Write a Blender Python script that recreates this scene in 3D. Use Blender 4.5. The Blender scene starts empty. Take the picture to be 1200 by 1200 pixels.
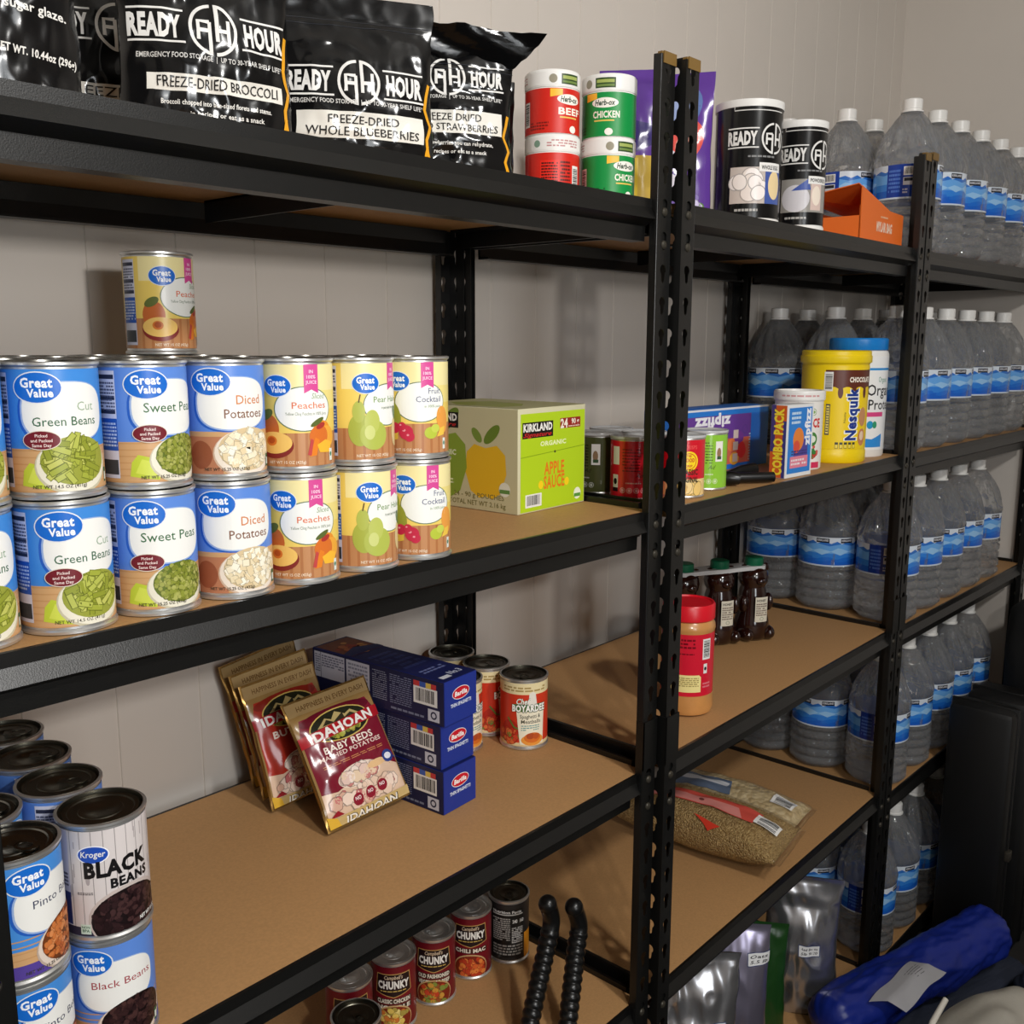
import bpy, bmesh, math, random
from math import sin, cos, pi, radians, atan2, sqrt
from mathutils import Vector, Matrix, noise

# ------------------------------------------------------------------ camera, world, lights, exposure
S = bpy.context.scene
COL = S.collection
CAM = Vector((-1.27274, -0.83695, 1.30014))
YAW, PITCH, ROLL, FPX = 0.7340, 0.1730, 0.0031, 1161.0
cam_d = bpy.data.cameras.new('camera')
cam = bpy.data.objects.new('camera', cam_d); COL.objects.link(cam)
_v = Vector((cos(YAW)*cos(PITCH), sin(YAW)*cos(PITCH), -sin(PITCH)))
_r0 = Vector((sin(YAW), -cos(YAW), 0)); _u0 = _r0.cross(_v)
_r = _r0*cos(ROLL)+_u0*sin(ROLL); _u = -_r0*sin(ROLL)+_u0*cos(ROLL)
_m = Matrix((( _r.x, _u.x, -_v.x), (_r.y, _u.y, -_v.y), (_r.z, _u.z, -_v.z))).to_4x4()
_m.translation = CAM; cam.matrix_world = _m
cam_d.sensor_width = 36; cam_d.sensor_fit = 'HORIZONTAL'; cam_d.lens = 36*FPX/1200; cam_d.clip_start = 0.02
S.camera = cam
S.view_settings.view_transform = 'Standard'; S.view_settings.look = 'None'
S.view_settings.gamma = 1; S.view_settings.use_curve_mapping = False
S.view_settings.exposure = 0.0
w = bpy.data.worlds.new('world'); S.world = w; w.use_nodes = True
wn = w.node_tree; wb = wn.nodes['Background']
wb.inputs['Color'].default_value = (0.80, 0.82, 0.9, 1); wb.inputs['Strength'].default_value = 0.10

def area(name, loc, target, size, power, color=(1, 1, 1), size_y=None):
    d = bpy.data.lights.new(name, 'AREA'); d.size = size; d.energy = power; d.color = color
    if size_y: d.shape = 'RECTANGLE'; d.size_y = size_y
    o = bpy.data.objects.new(name, d); COL.objects.link(o); o.location = loc
    o.rotation_euler = (Vector(target)-Vector(loc)).to_track_quat('-Z', 'Y').to_euler()
    return o
area('ceiling_lamp', (-0.52, -1.75, 2.42), (0.2, 0.2, 0.7), 0.16, 27, (1, 0.985, 0.955))
area('hand_lamp', (-1.0, -1.25, 1.512), (-0.35, 0.3, 1.2), 0.065, 8.6, (1.0, 0.97, 0.93))
area('soft_daylight_fill', (-1.35, -2.94, 1.35), (-0.2, 0.4, 1.1), 0.95, 34, (0.93, 0.97, 1.0), 1.3)  # large soft fill added behind the camera to lift the walls under the shelves
S.cycles.max_bounces = 14; S.cycles.transparent_max_bounces = 24; S.cycles.transmission_bounces = 14
S.cycles.caustics_reflective = False; S.cycles.caustics_refractive = False
S.cycles.sample_clamp_indirect = 4.0
FLOOR = -0.325; WALL = 0.482; RWALL = 2.03

# ------------------------------------------------------------------ materials
def lin(c):
    f = lambda x: (x/255/12.92) if x/255 <= 0.04045 else ((x/255+0.055)/1.055)**2.4
    return (f(c[0]), f(c[1]), f(c[2]), 1)
def mat(name, col, rough=0.5, metal=0.0, spec=0.5, bump=0, bscale=200, noise_amt=0, nscale=60, trans=0, ior=1.45, coat=0):
    m = bpy.data.materials.new(name); m.use_nodes = True; nt = m.node_tree; b = nt.nodes['Principled BSDF']
    if col is None:
        a = nt.nodes.new('ShaderNodeAttribute'); a.attribute_name = 'Col'
        nt.links.new(a.outputs['Color'], b.inputs['Base Color'])
    else:
        b.inputs['Base Color'].default_value = lin(col)
    b.inputs['Roughness'].default_value = rough; b.inputs['Metallic'].default_value = metal
    b.inputs['Specular IOR Level'].default_value = spec; b.inputs['Coat Weight'].default_value = coat
    b.inputs['Coat Roughness'].default_value = 0.15
    b.inputs['Transmission Weight'].default_value = trans; b.inputs['IOR'].default_value = ior
    tc = None
    if bump or noise_amt:
        tc = nt.nodes.new('ShaderNodeTexCoord')
    if noise_amt and col is not None:
        n = nt.nodes.new('ShaderNodeTexNoise'); n.inputs['Scale'].default_value = nscale; n.inputs['Detail'].default_value = 6
        r = nt.nodes.new('ShaderNodeValToRGB'); e = r.color_ramp.elements
        lo = [max(0, x*(1-noise_amt)) for x in col]; hi = [min(255, x*(1+noise_amt)) for x in col]
        e[0].position = 0.3; e[1].position = 0.7; e[0].color = lin(lo); e[1].color = lin(hi)
        nt.links.new(tc.outputs['Object'], n.inputs['Vector']); nt.links.new(n.outputs['Fac'], r.inputs['Fac'])
        nt.links.new(r.outputs['Color'], b.inputs['Base Color'])
    if bump:
        n2 = nt.nodes.new('ShaderNodeTexNoise'); n2.inputs['Scale'].default_value = bscale; n2.inputs['Detail'].default_value = 4
        bp = nt.nodes.new('ShaderNodeBump'); bp.inputs['Strength'].default_value = bump; bp.inputs['Distance'].default_value = 0.002
        nt.links.new(tc.outputs['Object'], n2.inputs['Vector']); nt.links.new(n2.outputs['Fac'], bp.inputs['Height'])
        nt.links.new(bp.outputs['Normal'], b.inputs['Normal'])
    return m
M = dict(
    steel=mat('black_powder_coat', (12, 12, 11), 0.37, 0, 0.6, bump=0.10, bscale=700),
    rivet=mat('dark_rivet', (62, 58, 50), 0.4, 0.4),
    cap=mat('yellowed_plastic_cap', (120, 92, 45), 0.5),
    board=mat('brown_particle_board', (180, 137, 90), 0.6, 0, 0.35, noise_amt=0.035, nscale=260),
    wall=mat('white_wall_panel', (213, 205, 196), 0.28, 0, 0.4, noise_amt=0.012, nscale=3),
    floor=mat('dark_floor', (38, 36, 34), 0.8, noise_amt=0.1, nscale=20),
    tin=mat('bright_tin', (226, 226, 224), 0.36, 0.9),
    lid=mat('tin_lid', (120, 118, 112), 0.26, 1.0),
    darklid=mat('dark_tin_lid', (104, 101, 90), 0.36, 1.0),
    paper=mat('printed_paper', None, 0.36, 0, 0.45),
    gloss=mat('printed_gloss', None, 0.2, 0, 0.5),
    card=mat('printed_card', None, 0.5, 0, 0.35),
    film=mat('printed_film', None, 0.16, 0, 0.6),
    blackfilm=mat('black_film', (13, 13, 14), 0.14, 0, 0.7),
    gold=mat('gold_foil', (168, 130, 72), 0.26, 0.85),
    silver=mat('silver_foil', (196, 196, 200), 0.27, 0.92),
    lavender=mat('lavender_foil', (172, 166, 190), 0.3, 0.85),
    greenbag=mat('green_film', (28, 66, 26), 0.3),
    purple=mat('purple_film', (92, 58, 140), 0.3),
    white_plastic=mat('white_plastic', (232, 230, 226), 0.35),
    yellow_plastic=mat('yellow_plastic', (240, 208, 20), 0.33),
    blue_plastic=mat('blue_plastic', (25, 125, 205), 0.3),
    red_plastic=mat('red_plastic', (212, 22, 38), 0.33),
    green_plastic=mat('green_plastic', (10, 92, 62), 0.4),
    black_rubber=mat('black_rubber', (15, 15, 15), 0.3, bump=0.1, bscale=80),
    peanut=mat('peanut_butter', (196, 138, 78), 0.3, noise_amt=0.05, nscale=30, coat=0.5),
    honey=mat('dark_honey', (34, 12, 8), 0.12, 0, 0.6, coat=0.6),
    shrink=mat('shrink_film', (190, 190, 190), 0.2),
    bluecloth=mat('blue_nylon', (17, 36, 122), 0.40, bump=0.9, bscale=26),
    navycloth=mat('navy_cloth', (34, 40, 56), 0.8, bump=0.3, bscale=60),
    whitecloth=mat('white_canvas', (206, 200, 188), 0.75, bump=0.3, bscale=120),
    blackcloth=mat('black_fabric', (15, 15, 14), 0.75, bump=0.4, bscale=40),
    blackcase=mat('black_case_plastic', (9, 9, 9), 0.5),
)
def clear_mat(name, tint, ior, thru, rough=0.03):
    m = bpy.data.materials.new(name); m.use_nodes = True; nt = m.node_tree; b = nt.nodes['Principled BSDF']
    b.inputs['Base Color'].default_value = tint; b.inputs['Roughness'].default_value = rough
    b.inputs['Transmission Weight'].default_value = 1; b.inputs['IOR'].default_value = ior
    t = nt.nodes.new('ShaderNodeBsdfTransparent'); t.inputs['Color'].default_value = (0.985, 0.99, 1, 1)
    mx = nt.nodes.new('ShaderNodeMixShader'); mx.inputs[0].default_value = thru
    nt.links.new(b.outputs[0], mx.inputs[1]); nt.links.new(t.outputs[0], mx.inputs[2])
    nt.links.new(mx.outputs[0], nt.nodes['Material Output'].inputs['Surface'])
    return m
def water_mat():
    m = clear_mat('clear_plastic_and_water', (1, 1, 1, 1), 1.45, 0.34, 0.015); nt = m.node_tree
    mx = [n for n in nt.nodes if n.type == 'MIX_SHADER'][0]; out = nt.nodes['Material Output']
    tc = nt.nodes.new('ShaderNodeTexCoord'); no = nt.nodes.new('ShaderNodeTexNoise'); no.inputs['Scale'].default_value = 11; no.inputs['Detail'].default_value = 1.5; no.inputs['Distortion'].default_value = 1.2
    bp = nt.nodes.new('ShaderNodeBump'); bp.inputs['Strength'].default_value = 0.7; bp.inputs['Distance'].default_value = 0.05
    nt.links.new(tc.outputs['Object'], no.inputs['Vector']); nt.links.new(no.outputs['Fac'], bp.inputs['Height']); nt.links.new(bp.outputs['Normal'], nt.nodes['Principled BSDF'].inputs['Normal'])
    d = nt.nodes.new('ShaderNodeBsdfDiffuse'); d.inputs['Color'].default_value = (0.92, 0.94, 0.96, 1)
    m2 = nt.nodes.new('ShaderNodeMixShader'); m2.inputs[0].default_value = 0.10
    nt.links.new(mx.outputs[0], m2.inputs[1]); nt.links.new(d.outputs[0], m2.inputs[2]); nt.links.new(m2.outputs[0], out.inputs['Surface'])
    return m
M['water'] = water_mat()
M['wrap'] = clear_mat('clear_wrap', (1, 1, 1, 1), 1.2, 0.72, 0.12)
M['clearbag'] = clear_mat('clear_bag_film', (1, 1, 1, 1), 1.4, 0.72, 0.08)

# ------------------------------------------------------------------ object helpers
def link(name, me, parent=None, loc=None, rz=0):
    o = bpy.data.objects.new(name, me); COL.objects.link(o)
    if parent: o.parent = parent
    if loc is not None: o.location = loc
    if rz: o.rotation_euler = (0, 0, rz)
    return o
def tag(o, label, cat, group=None, kind=None):
    o['label'] = label; o['category'] = cat
    if group: o['group'] = group
    if kind: o['kind'] = kind
    return o
def thing(name, label, cat, loc=(0, 0, 0), rz=0, group=None, rot=None):
    o = bpy.data.objects.new(name, None); COL.objects.link(o); o.empty_display_size = 0.02
    o.location = loc; o.rotation_euler = rot if rot else (0, 0, rz)
    return tag(o, label, cat, group)
def mesh(name, bm, m, smooth=True, angle=40):
    me = bpy.data.meshes.new(name)
    bmesh.ops.recalc_face_normals(bm, faces=bm.faces)
    if smooth:
        ca = cos(radians(angle))
        for f in bm.faces: f.smooth = True
        for e in bm.edges:
            if len(e.link_faces) == 2 and e.link_faces[0].normal.dot(e.link_faces[1].normal) < ca: e.smooth = False
    bm.to_mesh(me); bm.free()
    for x in (m if isinstance(m, (list, tuple)) else [m]): me.materials.append(x)
    return me
def part(name, bm, m, parent, smooth=True, label=None, angle=40):
    o = link(name, mesh(name, bm, m, smooth, angle), parent)
    if label: o['label'] = label
    return o
def struct(name, bm, m, label):
    o = link(name, mesh(name, bm, m, False)); o['kind'] = 'structure'; o['label'] = label; o['category'] = name.split('_')[0]
    return o
def dup(root, label, loc, rz=None):
    r = root.copy(); COL.objects.link(r); r.location = loc; r['label'] = label
    if rz is not None: r.rotation_euler = (0, 0, rz)
    for ch in list(root.children):
        c = ch.copy(); COL.objects.link(c); c.parent = r
        for g in ch.children:
            d = g.copy(); COL.objects.link(d); d.parent = c
    return r
def box(bm, x0, x1, y0, y1, z0, z1, bev=0, mi=0):
    t = bmesh.new()
    bmesh.ops.create_cube(t, size=1)
    for v_ in t.verts: v_.co = Vector(((x0+x1)/2+v_.co.x*(x1-x0), (y0+y1)/2+v_.co.y*(y1-y0), (z0+z1)/2+v_.co.z*(z1-z0)))
    if bev: bmesh.ops.bevel(t, geom=t.edges[:], offset=bev, segments=2, affect='EDGES', profile=0.5)
    join(bm, t, mi)
def join(bm, t, mi=0, mx=None):
    mp = {}
    for v_ in t.verts: mp[v_] = bm.verts.new(mx @ v_.co if mx else v_.co)
    for f in t.faces:
        try: g = bm.faces.new([mp[v_] for v_ in f.verts]); g.material_index = mi
        except ValueError: pass
    t.free()
def lathe(bm, prof, n=40, c=(0, 0), rfn=None, mi=0, closed=False):
    rings = []
    for (r, z) in prof:
        if r < 1e-6: rings.append([bm.verts.new((c[0], c[1], z))]); continue
        ring = []
        for i in range(n):
            a = 2*pi*i/n; rr = r*(rfn(a, z) if rfn else 1)
            ring.append(bm.verts.new((c[0]+rr*cos(a), c[1]+rr*sin(a), z)))
        rings.append(ring)
    for A, B in zip(rings[:-1], rings[1:]):
        for i in range(n):
            j = (i+1) % n
            if len(A) == 1 and len(B) == 1: continue
            if len(A) == 1: f = bm.faces.new((A[0], B[i], B[j]))
            elif len(B) == 1: f = bm.faces.new((A[i], A[j], B[0]))
            else: f = bm.faces.new((A[i], A[j], B[j], B[i]))
            f.material_index = mi
def tube(bm, pts, r, n=12, rf=None, caps=True):
    rings = []; P = [Vector(p) for p in pts]; up = Vector((0.13, 0.2, 1)).normalized()
    for i, p in enumerate(P):
        t = (P[min(i+1, len(P)-1)]-P[max(i-1, 0)]).normalized()
        a = t.cross(up); a = a.normalized() if a.length > 1e-4 else Vector((1, 0, 0)); b = t.cross(a)
        rr = rf(i/(len(P)-1)) if rf else r
        rings.append([bm.verts.new(p+(a*cos(2*pi*k/n)+b*sin(2*pi*k/n))*rr) for k in range(n)])
    for A, B in zip(rings[:-1], rings[1:]):
        for k in range(n): bm.faces.new((A[k], A[(k+1) % n], B[(k+1) % n], B[k]))
    if caps: bm.faces.new(rings[0][::-1]); bm.faces.new(rings[-1])
def extrude_x(bm, prof, x0, x1):
    A = [bm.verts.new((x0, y, z)) for y, z in prof]; B = [bm.verts.new((x1, y, z)) for y, z in prof]
    n = len(prof)
    for i in range(n): bm.faces.new((A[i], A[(i+1) % n], B[(i+1) % n], B[i]))
    bm.faces.new(A[::-1]); bm.faces.new(B)
def face_cam(x, y, off=0.0):
    """rotation that turns a thing's front (-Y) toward the viewing side, then a further off degrees"""
    return atan2(CAM.y-y, CAM.x-x)+pi/2+radians(off)

# ------------------------------------------------------------------ printed artwork as thin layered meshes
_tc = {}
def text_geo(s, bold, shear):
    k = (s, round(bold, 4), shear)
    if k in _tc: return _tc[k]
    cu = bpy.data.curves.new('t', 'FONT'); cu.body = s; cu.size = 1; cu.fill_mode = 'FRONT'; cu.resolution_u = 2
    cu.offset = bold; cu.shear = shear; cu.space_character = 1.0+bold*2
    ob = bpy.data.objects.new('t', cu)
    me = bpy.data.meshes.new_from_object(ob)
    vs = [(v_.co.x, v_.co.y) for v_ in me.vertices]; fs = [tuple(p.vertices) for p in me.polygons]
    bpy.data.objects.remove(ob); bpy.data.meshes.remove(me); bpy.data.curves.remove(cu)
    if vs:
        x0 = min(a for a, b in vs); x1 = max(a for a, b in vs)
        vs = [(a-x0, b) for a, b in vs]; wd = x1-x0
    else: wd = 0
    _tc[k] = (vs, fs, wd); return _tc[k]
class Art:
    def __init__(s, seed=1): s.it = []; s.bb = []; s.k = 0; s.rnd = random.Random(seed); s.clip = None
    def add(s, vs, fs, col, lift=1):
        x0 = min(p[0] for p in vs); x1 = max(p[0] for p in vs); y0 = min(p[1] for p in vs); y1 = max(p[1] for p in vs)
        if lift or not s.it:                              # lie just above whatever is already printed there
            s.k = max([b[4] for b in s.bb if b[0] < x1 and b[1] > x0 and b[2] < y1 and b[3] > y0], default=0)+lift
        s.bb.append((x0, x1, y0, y1, s.k)); s.it.append((vs, fs, col, s.k))
    def poly(s, pts, col, lift=1): s.add(list(pts), [tuple(range(len(pts)))], col, lift)
    def rect(s, x0, y0, x1, y1, col, lift=1): s.poly([(x0, y0), (x1, y0), (x1, y1), (x0, y1)], col, lift)
    def ell(s, x, y, rx, ry, col, rot=0, n=28, lift=1, a0=0, a1=2*pi):
        c, d = cos(rot), sin(rot); p = []
        for i in range(n):
            a = a0+(a1-a0)*i/n; u, v_ = rx*cos(a), ry*sin(a); p.append((x+u*c-v_*d, y+u*d+v_*c))
        s.poly(p, col, lift)
    def ring(s, x, y, rx, ry, t, col, n=40, a0=0, a1=2*pi, lift=1):
        vs = []; fs = []
        for i in range(n+1):
            a = a0+(a1-a0)*i/n
            vs += [(x+rx*cos(a), y+ry*sin(a)), (x+(rx-t)*cos(a), y+(ry-t)*sin(a))]
        for i in range(n): fs.append((2*i, 2*i+2, 2*i+3, 2*i+1))
        s.add(vs, fs, col, lift)
    def line(s, pts, t, col, lift=1):
        vs = []; fs = []
        for i, (x, y) in enumerate(pts):
            a = pts[max(i-1, 0)]; b = pts[min(i+1, len(pts)-1)]
            dx, dy = b[0]-a[0], b[1]-a[1]; L = sqrt(dx*dx+dy*dy) or 1
            vs += [(x-dy/L*t/2, y+dx/L*t/2), (x+dy/L*t/2, y-dx/L*t/2)]
        for i in range(len(pts)-1): fs.append((2*i, 2*i+1, 2*i+3, 2*i+2))
        s.add(vs, fs, col, lift)
    def text(s, t, x, y, h, col, w=None, al='l', bold=0.0, shear=0.0, rot=0, lift=1, cap=0.70):
        vs, fs, wd = text_geo(t, bold, shear)
        if not vs: return
        sy = h/cap; sx = (w/wd) if w else sy
        W = wd*sx; ox = {'l': 0, 'c': -W/2, 'r': -W}[al]; c, d = cos(rot), sin(rot)
        o = []
        for a, b in vs:
            u, v_ = a*sx+ox, b*sy; o.append((x+u*c-v_*d, y+u*d+v_*c))
        s.add(o, fs, col, lift)
    def greek(s, x0, y0, x1, y1, rows, col, fill=0.75, t=0.55):
        vs = []; fs = []; dh = (y1-y0)/rows
        for r in range(rows):
            x = x0; yy = y1-(r+1)*dh+dh*(1-t)/2
            while x < x1:
                L = s.rnd.uniform(0.08, 0.22)*(x1-x0)*0.8; e = min(x+L, x1)
                if s.rnd.random() < fill+0.2:
                    n = len(vs); vs += [(x, yy), (e, yy), (e, yy+dh*t), (x, yy+dh*t)]; fs.append((n, n+1, n+2, n+3))
                x = e+0.03*(x1-x0)
        if vs: s.add(vs, fs, col)
    def barcode(s, x0, y0, x1, y1, bg=(232, 230, 226), vert=True):
        s.rect(x0, y0, x1, y1, bg); vs = []; fs = []; x = 0.1
        while x < 0.9:
            wd = s.rnd.choice((0.02, 0.03, 0.05)); n = len(vs)
            X0, X1, Y0, Y1 = x0+(x1-x0)*x, x0+(x1-x0)*(x+wd), y0+(y1-y0)*0.15, y1-(y1-y0)*0.1
            if not vert: X0, X1, Y0, Y1 = x0+(x1-x0)*0.12, x1-(x1-x0)*0.1, y0+(y1-y0)*x, y0+(y1-y0)*(x+wd)
            vs += [(X0, Y0), (X1, Y0), (X1, Y1), (X0, Y1)]; fs.append((n, n+1, n+2, n+3)); x += wd+s.rnd.choice((0.02, 0.03))
        s.add(vs, fs, (25, 25, 28))
    def bits(s, cx, cy, rx, ry, n, cols, rmin, rmax, asp=1.0, sides=9, layers=4):
        """many small printed pieces of food inside an ellipse"""
        per = max(1, n//layers)
        for L in range(layers):
            groups = {}
            for _ in range(per):
                while True:
                    u, v_ = s.rnd.uniform(-1, 1), s.rnd.uniform(-1, 1)
                    if u*u+v_*v_ < 1: break
                q = s.rnd.uniform(rmin, rmax); a = s.rnd.uniform(0, pi); c, d = cos(a), sin(a)
                rx2 = max(rx-q*max(asp, 1)*0.8, rx*0.3); ry2 = max(ry-q*max(asp, 1)*0.8, ry*0.3)
                x, y = cx+u*rx2, cy+v_*ry2; col = s.rnd.choice(cols)
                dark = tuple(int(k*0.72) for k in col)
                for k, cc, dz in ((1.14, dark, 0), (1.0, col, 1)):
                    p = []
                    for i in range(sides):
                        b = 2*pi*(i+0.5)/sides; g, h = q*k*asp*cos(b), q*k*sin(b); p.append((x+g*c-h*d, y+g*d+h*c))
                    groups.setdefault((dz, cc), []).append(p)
            for dz in (0, 1):
                first = True
                for (z, cc), ps in groups.items():
                    if z != dz: continue
                    vs = []; fs = []
                    for p in ps: fs.append(tuple(range(len(vs), len(vs)+len(p)))); vs += p
                    s.add(vs, fs, cc, 1 if first else 0); first = False
    def bar(s, x0, y0, x1, y1, col, lift=1): s.rect(x0, y0, x1, y1, col, lift)
    def build(s, fn, eps=0.00006, stepx=None, stepy=None, bounds=None):
        """fn(x, y) -> (point, normal); returns a bmesh carrying the colour attribute"""
        bm = bmesh.new(); zl = bm.verts.layers.float.new('z')
        groups = {}
        cols = []
        ci = bm.faces.layers.int.new('ci')
        for vs, fs, col, k in s.it:
            nv = []
            for a, b in vs:
                v_ = bm.verts.new((a, b, 0)); v_[zl] = k; nv.append(v_)
            if col not in cols: cols.append(col)
            q = cols.index(col)
            for f in fs:
                if len(set(f)) < 3: continue
                try:
                    g = bm.faces.new([nv[i] for i in f]); g[ci] = q
                except ValueError: pass
        bmesh.ops.triangulate(bm, faces=[f for f in bm.faces if len(f.verts) > 4])
        def cut(co, no, clear=0):
            bmesh.ops.bisect_plane(bm, geom=bm.verts[:]+bm.edges[:]+bm.faces[:], plane_co=co, plane_no=no, clear_outer=bool(clear), dist=1e-7)
        if bounds:
            x0, y0, x1, y1 = bounds
            cut((x0, 0, 0), (-1, 0, 0), 1); cut((x1, 0, 0), (1, 0, 0), 1); cut((0, y0, 0), (0, -1, 0), 1); cut((0, y1, 0), (0, 1, 0), 1)
        xs = [v_.co.x for v_ in bm.verts]; ys = [v_.co.y for v_ in bm.verts]
        if stepx:
            n = int((max(xs)-min(xs))/stepx)+1
            for i in range(1, n): cut((min(xs)+(max(xs)-min(xs))*i/n, 0, 0), (1, 0, 0))
        if stepy:
            n = int((max(ys)-min(ys))/stepy)+1
            for i in range(1, n): cut((0, min(ys)+(max(ys)-min(ys))*i/n, 0), (0, 1, 0))
        cl = bm.loops.layers.float_color.new('Col')
        lc = [lin(c) for c in cols]
        for f in bm.faces:
            for l in f.loops: l[cl] = lc[f[ci]]
            f.smooth = True
        nrm = {}
        for v_ in bm.verts:
            p, nn = fn(v_.co.x, v_.co.y); v_.co = Vector(p)+Vector(nn)*(eps*v_[zl]); nrm[v_] = Vector(nn)
        bm.normal_update()
        for f in bm.faces:
            if f.normal.dot(nrm[f.verts[0]]) < 0: f.normal_flip()
        bad = [f for f in bm.faces if f.calc_area() < 1e-11]
        if bad: bmesh.ops.delete(bm, geom=bad, context='FACES')
        return bm
def art_part(name, bm, m, parent, label=None):
    me = bpy.data.meshes.new(name)
    bm.normal_update(); bm.to_mesh(me); bm.free(); me.materials.append(m)
    o = link(name, me, parent)
    if label: o['label'] = label
    return o
def cyl(r):
    return lambda x, y: ((r*sin(x/r), -r*cos(x/r), y), (sin(x/r), -cos(x/r), 0))
def on_front(y0): return lambda x, z: ((x, y0, z), (0, -1, 0))
def on_left(x0): return lambda y, z: ((x0, -y, z), (-1, 0, 0))      # seen from -X: art x grows toward the front
def on_right(x0): return lambda y, z: ((x0, y, z), (1, 0, 0))
def on_top(z0): return lambda x, y: ((x, y, z0), (0, 0, 1))

# colours used in the printing
BLUE = (92, 136, 214); DBLUE = (36, 92, 186); LOGO = (22, 104, 200); WHITE = (238, 237, 232); WOOD = (205, 160, 112)

def logo_gv(a, x, y, rx, ry):
    a.ell(x, y, rx*1.06, ry*1.08, (226, 228, 232)); a.ell(x, y, rx, ry, LOGO)
    a.text('Great', x-rx*0.02, y+ry*0.02, ry*0.62, (244, 246, 250), w=rx*1.35, al='c', bold=0.035)
    a.text('Value', x+rx*0.12, y-ry*0.62, ry*0.52, (244, 246, 250), w=rx*1.1, al='c', bold=0.035)
def lid_profile(r): return [(0, -0.004), (r*0.30, -0.004), (r*0.32, -0.0035), (r*0.5, -0.0035), (r*0.52, -0.0042), (r*0.74, -0.0042), (r*0.77, -0.003), (r*0.86, -0.003), (r*0.89, -0.0048), (r*0.945, -0.0048), (r*0.955, 0)]
def can_body(t, r, h, lidm, tab=True, ribs=False):
    bm = bmesh.new()
    p = [(0, 0.002), (r*0.93, 0.002), (r*0.95, 0.0), (r+0.0012, 0.0006), (r+0.0014, 0.003), (r-0.0006, 0.0048), (r-0.0006, h-0.0048), (r+0.0014, h-0.003), (r+0.0014, h-0.0008), (r*0.99, h), (r*0.955, h-0.0002)]
    lathe(bm, p, 48); part('can_body', bm, M['tin'], t)
    bm = bmesh.new(); lathe(bm, [(q, h+z) for q, z in lid_profile(r)], 48); lid_ = part('lid', bm, M[lidm], t)
    if tab:
        bm = bmesh.new(); z = h-0.0022
        vs = []; N = 28
        for k in range(2):
            for (rx, ry) in ((0.0085, 0.012), (0.0052, 0.0072)):
                vs.append([bm.verts.new((rx*cos(2*pi*i/N), -r*0.42+(ry*sin(2*pi*i/N)+(0.0015 if rx < 0.006 else 0)), z+k*0.0012)) for i in range(N)])
        for A, B in ((vs[0], vs[1]), (vs[2], vs[3]), (vs[0], vs[2]), (vs[1], vs[3])):
            for i in range(N): bm.faces.new((A[i], A[(i+1) % N], B[(i+1) % N], B[i]))
        box(bm, -0.005, 0.005, -r*0.42+0.009, -r*0.42+0.017, z, z+0.0012)
        part('pull_tab', bm, M[lidm], lid_)
def make_can(name, label, cat, loc, rz, r, h, art, lidm='lid', tab=True, group=None, y0=0.007, y1=None, m='paper'):
    t = thing(name, label, cat, loc, rz, group); can_body(t, r, h, lidm, tab)
    y1 = y1 or h-0.0065
    a = Art(len(name)*7+len(label)); a.rect(-pi*r, y0, pi*r, y1, (200, 200, 200)); art(a, r, h, y0, y1)
    art_part('printed_label', a.build(cyl(r), stepx=0.0045, bounds=(-pi*r, y0, pi*r, y1)), M[m], t)
    return t
def napkin(a, x, y):
    a.poly([(x-0.014, y-0.009), (x+0.012, y-0.013), (x+0.014, y+0.006), (x-0.006, y+0.011), (x-0.012, y+0.004)], (188, 202, 60))
    a.poly([(x-0.009, y-0.006), (x+0.012, y-0.011), (x+0.013, y+0.002), (x-0.003, y+0.007)], (206, 216, 84))
def side_panel(a, x0, x1, y0, y1):
    a.rect(x0, y0+0.004, x1, y1-0.003, (212, 214, 232))
    H = y1-y0
    for q in (0.9, 0.72, 0.6): a.rect(x0+0.001, y0+H*q, x1-0.001, y0+H*q+0.004, (44, 48, 70))
    a.greek(x0+0.001, y0+H*0.62, x1-0.001, y0+H*0.88, 9, (90, 95, 120))
    a.rect(x0, y0+H*0.28, x1, y0+H*0.56, (38, 88, 178)); a.greek(x0+0.001, y0+H*0.31, x1-0.001, y0+H*0.53, 7, (190, 205, 232))
    a.rect(x0+0.001, y0+H*0.07, x1-0.001, y0+H*0.2, (60, 64, 70))
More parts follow.
